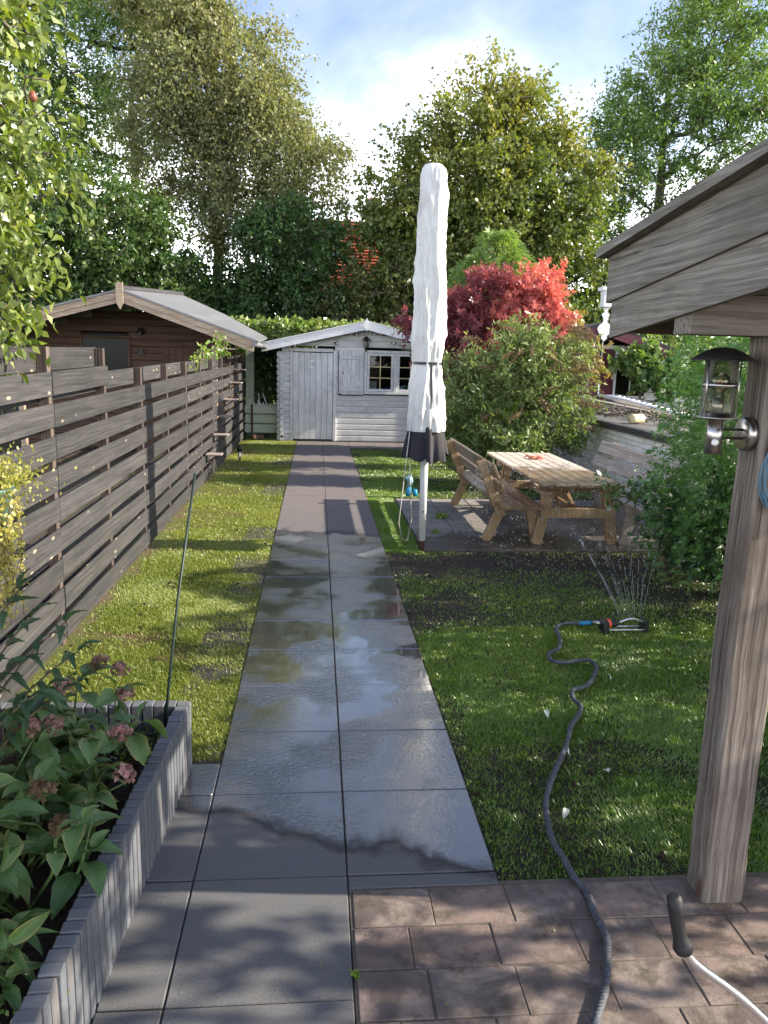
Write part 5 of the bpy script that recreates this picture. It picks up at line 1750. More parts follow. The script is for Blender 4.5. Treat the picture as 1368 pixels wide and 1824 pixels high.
for i in range(1, 12):
    p = arc[i]
    MB().tube([(p[0], p[1], p[2]), (p[0] + (i - 6) * .0012, p[1] + .004, p[2] + .012)], .002, 4).build('nozzle', M['black_plastic'], sb)
MB().prism([(-.012, -.01), (.018, -.01), (.018, .07), (.004, .085), (-.012, .07)], (2.545, 5.43, 0), (1, 0, 0), (0, 0, 1), (0, .12, 0)).build('end_foot', M['black_plastic'], spk)
for y in (5.44, 5.52):
    MB().tube([(2.24, y, .018), (2.55, y, .018)], .006, 6).build('rail', M['rail_white'], spk)

# water spray: arching streams and drops
gwz = np.random.default_rng(27)


def drops(Ps, rs):
    n = len(Ps)
    sc = np.asarray(rs)[:, None, None]
    st_ = np.array([1, 1, 1.5])
    V = (np.asarray(Ps)[:, None] + base[None] * sc * st_).reshape(-1, 3)
    F = (np.arange(n)[:, None, None] * 6 + fo_[None]).reshape(-1, 3)
    return V, F


def water_mat():
    m = bpy.data.materials.new('water_drops')
    m.use_nodes = True
    nt = m.node_tree
    b = nt.nodes['Principled BSDF']
    b.inputs['Base Color'].default_value = (.95, .97, 1, 1)
    b.inputs['Roughness'].default_value = .08
    b.inputs['IOR'].default_value = 1.33
    b.inputs['Transmission Weight'].default_value = .6
    return m


M['water'] = water_mat()
Ps, rs = [], []
for s_ in range(14):
    f = (s_ - 6.5) / 6.5
    x0_ = 2.44 + .085 * f
    vx = 2.0 * f + .02 + .5 * f * (s_ % 3 - 1)
    vy, vz_ = 1.55, 4.35
    for k in range(190):
        t_ = gwz.random() ** .8 * .92
        spr = .004 + .045 * t_
        if t_ < .22 or gwz.random() < .75:
            Ps.append((x0_ + vx * t_ + gwz.normal() * spr, 5.49 + vy * t_ * 2.0 + gwz.normal() * spr * 2.2, max(.03, .11 + vz_ * t_ - 4.9 * t_ * t_ + gwz.normal() * spr)))
            Ps[-1] = (Ps[-1][0] - max(0, abs(vx) * t_ - .75) * np.sign(vx), Ps[-1][1], Ps[-1][2])
            rs.append(.0014 + .0014 * gwz.random() + .002 * t_)
for k in range(1500):
    Ps.append((gwz.uniform(1.7, 3.7), gwz.uniform(6.9, 8.6), max(.03, gwz.random() ** 1.2 * 1.0)))
    rs.append(.0028 + .0042 * gwz.random() ** 2)
V, F = drops(Ps, rs)
V, F = V.tolist(), [tuple(int(q) for q in f) for f in F]
stm_ = MB()
for s_ in range(14):
    f = (s_ - 6.5) / 6.5
    off = gwz.random() * .03
    for a_, b_ in ((0, .05 + off), (.062 + off, .085 + off), (.10 + off, .115 + off), (.135 + off, .142 + off)):
        pts = [(2.44 + .085 * f + (2.0 * f + .02) * t_ + .5 * f * t_ * (s_ % 3 - 1), 5.49 + 3.1 * t_, .098 + 4.35 * t_ - 4.9 * t_ * t_) for t_ in np.linspace(a_, b_, 4)]
        stm_.tube(pts, [.0007 + .004 * a_, .0010 + .004 * a_, .0010 + .004 * b_, .0007 + .003 * b_], 5)
F += [tuple(q + len(V) for q in f) for f in stm_.F]
V += [tuple(v) for v in stm_.V]
tag(link(bpy.data.objects.new('water_spray', mesh_np('water_spray', V, F, M['water'], smooth=True)), None), 'fan of water drops from the lawn sprinkler', 'water', kind='stuff')

# blue hose gun by the patio corner
t = thing('spray_gun', 'bright blue hose spray gun standing at the patio corner behind the pole', 'spray gun', (1.42, 11.1, 0))
MB().tube([(1.36, 11.1, .02), (1.36, 11.1, .10), (1.37, 11.1, .16)], [.04, .045, .03], 10).build('handle', plain('sky_blue_plastic', (.02, .30, .55), .35), t)
MB().tube([(1.46, 11.1, .02), (1.46, 11.1, .12)], [.035, .03], 10).build('coupling', bpy.data.materials['sky_blue_plastic'], t)
MB().tube([(1.36, 11.1, .16), (1.38, 11.08, .24), (1.35, 11.06, .31)], [.03, .045, .05], 10).build('nozzle', plain('pale_blue_grey_plastic', (.25, .42, .5), .4), t)

# solar stake lamp on the left lawn
t = thing('solar_light', 'small black topped solar stake light in the far left lawn', 'light', (-1.45, 14.7, 0))
MB().tube([(-1.45, 14.7, -.03), (-1.45, 14.7, .20)], [.02, .028], 8).build('stem', M['alu'], t)
MB().lathe([(0, .19), (.045, .19), (.048, .28), (.03, .30), (0, .30)], 12, (-1.45, 14.7, 0)).build('lamp_head', M['black_plastic'], t)

# barrow handle bottom right
t = thing('barrow_handle', 'bent silver tube with black rubber grip rising from the terrace corner', 'handle', (1.4, 1.6, 0))
gp_ = smooth_pts([(.958, 1.65, .548), (.985, 1.648, .515), (1.03, 1.645, .478), (1.10, 1.64, .425), (1.18, 1.63, .355), (1.30, 1.61, .235), (1.45, 1.58, .09), (1.56, 1.56, .012)], 6)
MB().tube(gp_, .0105, 10).build('tube', M['alu'], t)
MB().tube([(.918, 1.655, .706), (.919, 1.655, .699), (.926, 1.654, .668), (.931, 1.653, .640), (.938, 1.652, .608), (.946, 1.651, .580), (.951, 1.65, .566), (.955, 1.65, .558), (.959, 1.65, .545)], [.011, .0185, .0205, .0185, .0175, .0180, .023, .0265, .023], 14).build('grip', M['rubber'], t)

# fallen leaves, countable pale ones
gfl = np.random.default_rng(29)
LV = [(1.35, 4.09, 'on the right lawn halfway between path and hose'), (1.98, 3.35, 'on the right lawn near the veranda post'), (1.47, 3.40, 'lying against the middle of the hose'), (1.32, 3.66, 'on the grass just left of the hose'), (1.92, 4.6, 'on the lawn behind the post'),
      (1.16, 3.1, 'on the damp grass close to the near hose bend')]
lm = leaf_mesh('fallen_leaf', None, L=.05, Wd=.034, curl=.5, fold=.5, seed=77)
lm.materials.append(plain('pale_fallen_leaf', (.55, .56, .48), .7, var=.2))
for x, y, lab in LV:
    o = bpy.data.objects.new('fallen_leaf', lm)
    link(o, None, (x, y, .022))
    o.rotation_euler = (gfl.normal() * .3, gfl.normal() * .3, gfl.uniform(0, 6.28))
    tag(o, 'small pale fallen leaf ' + lab, 'leaf', 'pale fallen leaves on the lawn')

# stray weeds on slabs and joints
for i, (x, y, s, lab) in enumerate(((1.62, 9.6, .10, 'small weed tuft growing between the patio slabs'), (1.42, 8.75, .06, 'tiny weed on the near patio slab beside the pole'), (.145, 2.20, .02, 'bright green seedling in the joint between path and terrace'))):
    nn = 30
    gw = np.random.default_rng(60 + i)
    P = np.stack([x + gw.normal(size=nn) * s * .4, y + gw.normal(size=nn) * s * .4, .004 + gw.random(nn) * s * .4], -1)
    Vv, Ff = leaf_cards(P, gw.normal(size=(nn, 3)) + np.array([0, 0, .5]), s * .6 + .006, s * .3 + .004, gw)
    t = thing('weed', lab, 'weed', (x, y, 0))
    foliage('leaves', Vv, Ff, LEAF['weed'], t, gw.random(nn), 4)

# ================================================================== GRASS
def grass(name, regions, n_target, mat, seed, dens, hmul, label, lean=.6, hide=None, tintf=None):
    g = np.random.default_rng(seed)
    Ps = []
    for x0_, x1_, y0_, y1_ in regions:
        k = int(n_target * 3)
        # density falls with distance like the pixel footprint
        u = g.random(k)
        a = 1.0
        ya, yb = (y0_ - .8), (y1_ - .8)
        y = np.exp(np.log(ya) + u * (np.log(yb) - np.log(ya))) + .8
        x = g.uniform(x0_, x1_, k)
        keep = g.random(k) < dens(x, y)
        Ps.append(np.stack([x[keep], y[keep]], -1))
    P = np.concatenate(Ps)
    g.shuffle(P)
    P = P[:n_target]
    n = len(P)
    x, y = P[:, 0], P[:, 1]
    sc = np.clip(.75 + y / 9, .9, 2.4)
    h = (.016 + .020 * g.random(n)) * hmul * (.7 + .7 * fbm(x, y, 2.2, seed + 5))
    w = (.0022 + .0016 * g.random(n)) * sc
    a = g.uniform(0, 6.28, n)
    flow = fbm(x, y, 1.4, seed + 9) * 9
    a = np.where(g.random(n) < .45, flow + g.normal(size=n) * .5, a)
    ln = lean * (.3 + g.random(n)) * h * 1.4
    b = a + 1.57 + g.normal(size=n) * .5
    z0 = -.017
    V = np.empty((n, 3, 3))
    V[:, 0] = np.stack([x - np.cos(b) * w, y - np.sin(b) * w, np.full(n, z0)], -1)
    V[:, 1] = np.stack([x + np.cos(b) * w, y + np.sin(b) * w, np.full(n, z0)], -1)
    V[:, 2] = np.stack([x + np.cos(a) * ln, y + np.sin(a) * ln, z0 + h], -1)
    F = np.arange(n * 3).reshape(n, 3)
    t = np.clip(.15 + .5 * g.random(n) + .7 * (fbm(x, y, .9, seed + 3) - .5) + (.35 * (g.random(n) < .05)), 0, 1)
    me = mesh_np(name, V.reshape(-1, 3), F, mat, tint=np.repeat(t, 3))
    o = link(bpy.data.objects.new(name, me), None)
    return tag(o, label, 'grass', kind='stuff')


def dens_l(x, y):
    d = fbm(x, y, 1.5, 41)
    bare = np.clip((d - .37) / .20, .12, 1) * (.5 + .9 * vnoise(x, y, 9, 77))
    edge = np.clip((x + 1.70) / .12, .1, 1)
    return bare * edge


def dens_r(x, y):
    d = fbm(x, y, 1.7, 52)
    bare = np.clip((d - .38) / .16, .22, 1) * (.6 + .7 * vnoise(x, y, 9, 78))
    # trampled wet earth in front of the patio
    mud = np.clip(np.abs(y - 7.35) / .75 + .10 + (fbm(x, y, 2.5, 60) - .5) * 1.6, .04, 1)
    mud = np.where((y > 6.3) & (y < 8.2), mud, 1)
    off = ~((x > 1.13) & (y > 7.93) & (y < 11.14))
    pth = ~((x > .74) & (y > 17.15))
    return bare * mud * off * pth


grass('grass', [(-1.74, -.468, 3.63, 18.9)], 190000, LEAF['grass_l'], 71, dens_l, .7, 'short mown mossy yellow green grass of the left lawn')
grass('grass', [(.748, 4.7, 2.66, 7.95), (.748, 4.7, 11.1, 17.3), (.748, 1.14, 7.9, 11.2), (.748, 3.2, 2.66, 5.6)], 330000, LEAF['grass_r'], 72, dens_r, .65, 'longer damp green grass of the right lawn')

# ================================================================== PLANTS RIGHT
def thuja(name, label, base, h, rx, ry, n, mat, seed, L=.11, tint=(.0, .8), taper=.6, rough=.28, leaders=None):
    g = np.random.default_rng(seed)
    t = thing(name, label, 'conifer', base)
    MB().tube([(base[0], base[1], 0), (base[0], base[1], h * .85)], [.07, .02], 7).build('trunk', M['bark'], t)
    u = g.random(n) ** .8
    a = g.uniform(0, 6.283, n)
    if leaders is None:
        leaders = [(0, 0, 1, .75)] + [(.55 * math.cos(q), .55 * math.sin(q), g.uniform(.72, .97), g.uniform(.45, .6)) for q in np.arange(6) * 1.05 + g.uniform(0, 1)]
    LD = np.array(leaders)
    k = g.choice(len(LD), n, p=LD[:, 3] ** 2 / (LD[:, 3] ** 2).sum())
    hh = h * LD[k, 2]
    z = base[2] + .05 + u * (hh - .05)
    prof_ = np.where(u < .15, .85 + u, np.sqrt(np.clip(1 - ((u - .15) / .85) ** (2.2 / taper), 0, 1)))
    r = prof_ * LD[k, 3] * (1.0 - rough * .9 + rough * 1.2 * vnoise(a * 3 + k * 7, z * 2.2, 1.0, seed) + rough * .5 * vnoise(a * 7, z * 6, 1.0, seed + 3) + .07 * g.normal(size=n)) * np.where(g.random(n) < .2, .8, 1)
    P = np.stack([base[0] + rx * (LD[k, 0] + r * np.cos(a)), base[1] + ry * (LD[k, 1] + r * np.sin(a)), z], -1)
    out = np.stack([np.cos(a), np.sin(a), np.zeros(n)], -1)
    D = out * .8 + np.array([0, 0, .35]) + g.normal(size=(n, 3)) * .38
    Vs = []
    D = unit(D)
    Sd = unit(np.cross(D, np.cross(out, np.array([0, 0, 1.0])) + g.normal(size=(n, 3)) * .5))
    ll = (L * (.6 + .8 * g.random(n)))[:, None]
    for i in range(5):
        an = R((-58, -28, 0, 28, 58)[i])
        d = D * math.cos(an) + Sd * math.sin(an)
        s = -D * math.sin(an) + Sd * math.cos(an)
        b = P + D * ll * (.05, .25, .1, .3, .0)[i]
        l = ll * (.55, .7, 1.0, .65, .55)[i]
        V = np.empty((n, 4, 3))
        V[:, 0] = b
        V[:, 1] = b + d * l * .5 + s * l * .085
        V[:, 2] = b + d * l - np.array([0, 0, 1]) * l * .25
        V[:, 3] = b + d * l * .5 - s * l * .085
        Vs.append(V)
    V = np.stack(Vs, 1).reshape(-1, 3)
    F = np.arange(len(V)).reshape(-1, 4)
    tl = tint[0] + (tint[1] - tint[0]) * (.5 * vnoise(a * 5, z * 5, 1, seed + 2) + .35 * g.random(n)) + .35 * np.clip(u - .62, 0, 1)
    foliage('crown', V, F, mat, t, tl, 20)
    return t


thuja('thuja', 'bright green thuja beside the veranda post', (3.95, 6.4, 0), 2.62, .80, .85, 13000, LEAF['thuja'], 81, .075, taper=.4)
thuja('thuja', 'large thuja behind the veranda post and lamp', (3.98, 5.1, 0), 2.6, .80, .85, 9000, LEAF['thuja'], 82, .075, taper=.4)
thuja('thuja', 'yellow tipped thuja at the far end of the conifer row', (4.65, 7.5, 0), 2.20, .75, .7, 7000, LEAF['thuja'], 83, .075, (.2, 1))
thuja('thuja', 'unseen thuja nearest to the terrace, widened to shade the near lawn', (4.15, 3.5, 0), 2.3, .9, 1.3, 8000, LEAF['thuja'], 84, .10)  # out of view; moved and widened to keep sun off the near lawn
tree('dapple_shrub', 'unseen loose leafed shrub beyond the veranda, added to dapple the sunlight', 'shrub', (4.7, 2.2, 0), (4.7, 2.1, 2.2),  # out of view; added to break the sun into dapples on the paving
     [(4.7, 2.1, .7, .5, 1.2, .8), (4.3, 2.9, .8, .4, .4, .7), (4.7, 2.0, 2.1, .35, 1.3, .55), (4.7, 1.4, 2.9, .3, .8, .3), (4.7, 2.7, 2.7, .3, .6, .3)], LEAF['glossy'], M['bark'], .05, 120, 44, .10, .16, 85, wf=.6)
thuja('conifer', 'feathery bright green conifer behind the red maple', (3.75, 16.6, 0), 4.6, 1.15, 1.1, 9000, LEAF['conifer'], 86, .24, (.25, 1), .30, .6,
      [(0, 0, 1, .42), (-.45, 0, .88, .36), (.42, .1, .90, .36), (-.72, -.1, .74, .34), (.75, 0, .76, .36), (.15, -.35, .80, .42), (-.2, -.3, .68, .5)])

tree('viburnum', 'glossy dark leaved shrub at the foot of the thuja row beside the benches', 'shrub', (3.75, 6.9, 0), (3.75, 6.9, .8),
     [(3.68, 6.85, .66, .42, .4, .48), (3.38, 7.1, .55, .28, .3, .34), (3.85, 6.5, .72, .35, .35, .42), (3.42, 6.9, .22, .26, .3, .18), (3.6, 6.45, .28, .26, .3, .22)], LEAF['glossy'], M['twig'], .03, 170, 42, .055, .08, 91, wf=.6, tint=(.1, .9))
tree('viburnum', 'lighter green sprigs of a shrub reaching over the grey bench', 'shrub', (3.5, 7.3, 0), (3.5, 7.35, .6),
     [(3.35, 7.5, .74, .35, .25, .18), (3.1, 7.5, .78, .2, .2, .08), (3.35, 7.45, .42, .2, .2, .16)], LEAF['glossy'], M['twig'], .02, 26, 16, .07, .07, 92, wf=.62, tint=(.5, 1))

tree('butterfly_bush', 'grey green butterfly bush with spent flower spikes beside the benches', 'bush', (3.3, 12.6, 0), (3.3, 12.6, 1.2),
     [(2.95, 12.4, 1.75, .5, .5, .35), (2.55, 12.3, 1.25, .5, .45, .5), (3.7, 12.3, 1.7, .6, .5, .4), (3.1, 12.2, .75, .75, .55, .5), (3.4, 12.4, 2.25, .4, .45, .3), (4.05, 12.4, 1.2, .45, .4, .5), (2.3, 12.3, 1.8, .3, .3, .35), (4.0, 12.4, 2.15, .3, .3, .25)], LEAF['buddleia'], M['twig'], .05, 330, 62, .115, .15, 93, wf=.26, tint=(0, .9))
gbud = np.random.default_rng(94)
bud = bpy.data.objects['butterfly_bush']
for i in range(60):
    a, zc = gbud.uniform(-.9, 3.6), gbud.uniform(1.0, 2.6)
    rr2 = .85 * (1 - (abs(zc - 1.5) / 2.0) ** 2)
    p = np.array([3.35 + rr2 * math.cos(a) * 1.15, 12.45 - abs(math.sin(a)) * .7 * rr2, zc])
    d = unit(np.array([math.cos(a) * 1.0, -.3, .35 - .5 * gbud.random()]))
    n = 80
    tt = np.linspace(0, 1, n)
    P = p + d * (tt * .34)[:, None] + gbud.normal(size=(n, 3)) * (.020 * (1.15 - tt))[:, None]
    P[:, 2] -= (tt ** 2) * .07
    Vv, Ff = leaf_cards(P, gbud.normal(size=(n, 3)), .034, .024, gbud)
    core = p + d * (np.linspace(0, .34, 8))[:, None]
    core[:, 2] -= np.linspace(0, 1, 8) ** 2 * .07
    cb = MB().tube(core, [.006] * 7 + [.002], 4)
    Vv = np.concatenate([Vv, np.array(cb.V)])
    Ff = [tuple(f) for f in Ff.tolist()] + [tuple(q + n * 4 for q in f) for f in cb.F]
    tt_ = np.concatenate([np.repeat(gbud.random(n), 4), np.full(len(cb.V), .3)])
    foliage('flower_spike', Vv, Ff, LEAF['spent'], bud, tt_, 1)

tree('japanese_maple', 'crimson leaved japanese maple behind the parasol', 'maple', (3.1, 14.3, 0), (3.15, 14.2, 2.2),
     [(2.6, 14.0, 2.95, .5, .5, .22), (2.75, 14.0, 2.55, .65, .55, .25), (2.2, 13.9, 2.15, .45, .4, .28), (3.0, 13.8, 3.3, .35, .35, .22), (1.72, 13.9, 2.52, .38, .2, .13), (2.6, 13.6, 2.25, .5, .3, .25)], LEAF['red'], M['bark'], .06, 170, 54, .085, .17, 95, tint=(-.1, .45), star=3, top_tint=.25)
tree('japanese_maple', 'orange red leaved japanese maple right of the crimson one', 'maple', (3.75, 14.0, 0), (3.7, 13.9, 2.2),
     [(3.75, 13.7, 3.05, .5, .45, .3), (3.5, 13.6, 2.75, .5, .4, .25), (4.05, 13.7, 2.65, .42, .4, .25), (3.9, 13.8, 3.4, .28, .28, .2), (3.2, 13.6, 2.45, .45, .35, .22)], LEAF['red'], M['bark'], .05, 140, 54, .085, .17, 195, tint=(.3, .95), star=3, top_tint=.35)
tree('japanese_maple', 'green and orange tinted maple branches right of the crimson maple', 'maple', (4.4, 14.4, 0), (4.4, 14.3, 1.8),
     [(4.45, 14.0, 2.3, .55, .5, .45), (4.75, 14.0, 2.0, .45, .4, .4), (4.3, 14.0, 2.7, .4, .4, .35)], leafmat('turning_maple_leaf', [(.08, .10, .02), (.17, .17, .04), (.30, .20, .06), (.42, .12, .06)], .42, .08), M['bark'], .05, 130, 42, .07, .13, 96, tint=(0, .85), star=3)

tree('grape_vine', 'broad leaved green grape vine in front of the maroon shed', 'vine', (8.4, 19.6, 1.0), (8.4, 19.6, 1.8),
     [(8.3, 19.4, 2.0, .7, .3, .45), (8.9, 19.4, 1.7, .6, .3, .5), (9.6, 19.3, 1.9, .7, .3, .5)], LEAF['ash'], M['twig'], .03, 120, 33, .15, .15, 97, wf=.9, tint=(.1, .8))

# ================================================================== PEAR TREE (left, near)
pear = thing('pear_tree', 'sunlit pear tree leaning over the fence at the left edge', 'tree', (-2.6, 5.2, 0))
gpr = np.random.default_rng(101)
ptips = blob_tips([(-2.0, 5.0, 3.6, .50, .4, .65), (-2.0, 5.0, 2.7, .42, .4, .55), (-1.66, 4.95, 3.08, .36, .25, .20), (-1.95, 5.1, 4.2, .42, .4, .6), (-1.75, 4.95, 2.62, .24, .2, .22), (-1.92, 4.9, 2.2, .25, .25, .25), (-2.35, 5.0, 3.2, .4, .4, 1.0)], 330, gpr, .25)
skeleton((-2.6, 5.2, 0), (-2.55, 5.1, 3.2), ptips, .07, 102, M['bark'], pear, .5, .004)
pm = [leaf_mesh('leaf', None, L=.075, Wd=.044, nu=5, nv=4, curl=c, fold=.5, seed=110 + i) for i, c in enumerate((.3, .6, .1))]
pmat = bigleaf_mat('pear_big_leaf', (.12, .18, .03), (.21, .26, .05), (.24, .29, .10), trans=.4)
for m_ in pm:
    m_.materials.append(pmat)
n = 330 * 20
c = np.repeat(ptips, 20, 0)
P = c + gpr.normal(size=(n, 3)) * .075
D = unit(P - c) * .5 + gpr.normal(size=(n, 3)) * .5 + np.array([.1, 0, -.55])
# the nearest 290 leaves are single objects
vis = np.argsort(-(P[:, 0] * 1.0 - P[:, 1] * .6))
sel = vis[:290]
for i in sel:
    set_leaf(pm[gpr.integers(3)], pear, P[i], D[i], gpr.uniform(.75, 1.2), gpr, roll=.8)
rest = np.setdiff1d(np.arange(n), sel)
Vv, Ff = leaf_cards(P[rest], D[rest], .075, .042, gpr, .3)
o = foliage('crown', Vv, Ff, LEAF['pear'], pear, gpr.random(len(rest)), 4)
o['kind'] = 'stuff'
for i, (x, y, z) in enumerate(((-1.62, 4.9, 3.42), (-1.68, 4.85, 3.1))):
    MB().lathe([(0, -.025), (.015, -.022), (.024, -.004), (.020, .015), (.009, .032), (0, .036)], 12, (x, y, z)).build('pear', plain('pear_skin_%d' % i, (.22, .07, .04) if i == 0 else (.3, .28, .08), .5), pear)

# honeysuckle sprigs at fence top
tree('climber', 'thin climbing sprigs curling above the far part of the fence', 'climber', (-1.9, 13.4, .1), (-1.85, 13.4, 1.9),
     [(-1.8, 12.6, 2.05, .1, .5, .12), (-1.75, 14.3, 2.15, .1, .7, .2), (-1.7, 11.5, 1.9, .08, .4, .1)], LEAF['weed'], M['twig'], .012, 26, 9, .07, .07, 103, wf=.5, tint=(.2, 1))

# ================================================================== HEDGES and TREES BEHIND
def hedge(name, label, x0_, x1_, y0_, y1_, h, n, L, mat, seed, tint=(0, .8), wf=.8):
    g = np.random.default_rng(seed)
    t = thing(name, label, 'hedge', ((x0_ + x1_) / 2, (y0_ + y1_) / 2, 0))
    P = np.stack([g.uniform(x0_, x1_, n), np.where(g.random(n) < .6, y0_ + np.abs(g.normal(size=n)) * .12, g.uniform(y0_, y1_, n)), np.zeros(n)], -1)
    top = h * (.90 + .16 * fbm(P[:, 0], P[:, 1], .8, seed)) + .12 * (vnoise(P[:, 0], P[:, 1], 3.5, seed) - .5)
    front = P[:, 1] < y0_ + .3
    P[:, 2] = np.where(front, top * g.random(n) ** .7, top - np.abs(g.normal(size=n)) * .1)
    P[:, 1] += .35 * (vnoise(P[:, 0], P[:, 2], 1.6, seed + 4) - .5)
    D = g.normal(size=(n, 3)) * .7 + np.array([.15, -.5, -.2])
    ll = L * (.6 + .8 * g.random(n))
    V, F = leaf_cards(P, D, ll, ll * wf, g, .2)
    tl = tint[0] + (tint[1] - tint[0]) * (.45 * vnoise(P[:, 0] * 2, P[:, 2] * 2, 1, seed + 8) + .55 * g.random(n))
    foliage('foliage', V, F, mat, t, tl, 4)
    st_ = MB()
    for i in range(int((x1_ - x0_) / .8)):
        x = x0_ + .4 + .8 * i
        st_.tube([(x, (y0_ + y1_) / 2, 0), (x + g.normal() * .1, (y0_ + y1_) / 2, h * .8)], [.04, .02], 5)
    st_.build('stem', M['bark'], t)
    return t


hedge('ivy_hedge', 'pale leaved ivy covered hedge behind the white shed', -2.6, 5.2, 22.6, 23.8, 2.95, 14000, .15, LEAF['ivy'], 111, (.15, 1))
hedge('hedge', 'dark leafy hedge between the brown cabin and the white shed', -1.75, -.95, 19.9, 20.6, 2.2, 3000, .10, LEAF['dark'], 112, (.1, .9))

tree('birch_tree', 'tall olive leaved birch with a forked trunk behind the brown cabin', 'tree', (-3.9, 30, 0), (-3.5, 30, 12),
     [(-3.6, 29, 11.2, 2.6, 2.0, 2.3), (-1.0, 29.2, 8.7, 1.9, 1.8, 1.7), (-4.6, 29, 8.8, 2.2, 1.8, 1.9), (-2.4, 28.8, 7.0, 2.0, 1.6, 1.5), (-.4, 29, 6.7, 1.3, 1.3, 1.2), (-4.8, 29.3, 13.4, 2.0, 1.6, 1.5), (-2.3, 29, 10.4, 1.5, 1.5, 1.5)], LEAF['birch'], M['bark'], .2, 340, 308, .115, .60, 121, wf=.6, tint=(0, .95), hang=.45)
tree('ash_tree', 'tall airy green ash tree at the far left behind the cabin', 'tree', (-7.6, 33, 0), (-7.0, 33, 13),
     [(-8.3, 32.5, 14.0, 3.0, 2.2, 2.6), (-6.6, 32.4, 15.0, 2.6, 2.2, 2.2), (-9.6, 32.5, 10.6, 2.2, 2, 2.2), (-7.5, 32.5, 10.6, 2.2, 2, 1.7), (-11.2, 32.5, 13.5, 2.2, 2.0, 3.2)], LEAF['ash'], M['bark'], .16, 270, 187, .155, .6, 122, wf=.42, tint=(0, .8))
tree('hawthorn', 'dense mid green tree behind the brown cabin roof', 'tree', (-7.0, 26, 0), (-7.0, 26, 4.5),
     [(-6.9, 25.8, 5.4, 2.2, 1.8, 2.0), (-5.4, 25.8, 4.4, 1.6, 1.5, 1.8), (-8.4, 25.8, 4.3, 1.6, 1.6, 2.0), (-6.6, 25.6, 2.8, 2.6, 1.4, 1.3)], LEAF['dark'], M['bark'], .12, 400, 99, .145, .38, 123, wf=.6, tint=(.3, 1))
tree('elder_tree', 'dark leaved tree left of the tiled roof behind the birch', 'tree', (-3.9, 27.0, 0), (-3.9, 27.0, 4),
     [(-4.1, 26.8, 3.5, 1.6, 1.3, 1.6), (-2.8, 26.8, 3.0, 1.5, 1.3, 1.4), (-2.1, 26.8, 3.4, 1.3, 1.2, 1.5)], LEAF['dark'], M['bark'], .1, 220, 95, .13, .34, 124, wf=.6, tint=(0, .7))
tree('elm_tree', 'blue green tree below the right branches of the birch', 'tree', (-.9, 26.4, 0), (-.9, 26.4, 5),
     [(-.9, 26.2, 5.4, 1.7, 1.3, 1.5), (.2, 26.2, 4.3, 1.4, 1.2, 1.3), (-1.3, 26.2, 3.3, 1.6, 1.2, 1.4)], LEAF['dark'], M['bark'], .1, 230, 95, .13, .34, 125, wf=.6, tint=(-.05, .6))
tree('hornbeam', 'brownish green tree behind the ridge of the white shed', 'tree', (2.2, 26.0, 0), (2.2, 26.0, 4),
     [(2.1, 25.8, 3.9, 1.5, 1.1, 1.3), (1.0, 25.8, 3.2, 1.3, 1.1, 1.2), (3.2, 25.8, 3.3, 1.4, 1.1, 1.3), (2.9, 25.8, 4.7, .8, .8, .7)], leafmat('brown_green_leaf', [(.03, .05, .016), (.06, .075, .022), (.10, .10, .03), (.15, .12, .045)], .35, .08), M['bark'], .1, 230, 90, .12, .33, 126, wf=.6, tint=(0, .75))
tree('sycamore', 'large round yellow green sycamore behind the parasol', 'tree', (5.6, 27.5, 0), (5.6, 27.3, 8.5),
     [(5.7, 26.6, 8.4, 2.6, 2.0, 2.2), (3.3, 26.6, 7.2, 1.9, 1.6, 1.7), (7.9, 26.6, 7.4, 1.8, 1.6, 1.9), (5.6, 26.2, 6.0, 2.8, 1.6, 1.9), (7.9, 26.4, 4.8, 2.0, 1.5, 1.7), (3.8, 26.4, 4.6, 2.0, 1.5, 1.7), (5.8, 26.6, 10.1, 1.4, 1.2, 1.0), (2.2, 26.4, 5.9, 1.2, 1.1, 1.1), (5.8, 26.2, 3.4, 2.6, 1.4, 1.5)], LEAF['maple_tree'], M['bark'], .2, 470, 253, .122, .46, 127, wf=.75, tint=(.05, .95), top_tint=.45)
tree('ash_tree', 'tall loose ash tree at the right edge behind the veranda roof', 'tree', (13.0, 31, 0), (13.4, 31, 12),
     [(13.2, 30, 10.8, 2.8, 2, 2.6), (11.2, 30, 9.6, 1.7, 1.6, 2.2), (15.0, 30, 13.0, 2.6, 2, 2.8), (16.4, 30, 9.6, 2.4, 2, 2.8), (12.4, 30, 7.0, 2.4, 1.7, 1.8), (15.4, 29.5, 6.8, 2.4, 1.7, 2.0), (13.8, 30, 13.6, 1.8, 1.5, 1.8)], LEAF['ash'], M['bark'], .2, 340, 198, .15, .52, 128, wf=.45, tint=(.05, .9), top_tint=.35)
tree('dark_tree', 'dark green tree between the sycamore and the veranda roof', 'tree', (9.4, 28.5, 0), (9.4, 28.5, 5),
     [(9.4, 28.2, 4.6, 1.7, 1.3, 2.4), (10.6, 28.2, 4.2, 1.5, 1.2, 2.2), (8.3, 28, 3.4, 1.2, 1.1, 1.6), (12.4, 28.4, 3.6, 1.8, 1.2, 2.0)], LEAF['dark'], M['bark'], .1, 260, 95, .13, .36, 129, wf=.6, tint=(0, .7))
tree('alder', 'mid green tree filling the gap at the far left behind the cabin', 'tree', (-11.5, 27, 0), (-11.5, 27, 5),
     [(-11.3, 26.8, 6.4, 2.2, 1.5, 2.6), (-10.2, 26.8, 3.6, 1.8, 1.3, 1.8), (-12.6, 26.8, 4, 1.6, 1.3, 2.2), (-9.8, 27.2, 8.6, 1.5, 1.2, 1.6)], LEAF['dark'], M['bark'], .12, 260, 99, .16, .38, 133, wf=.6, tint=(.25, 1))
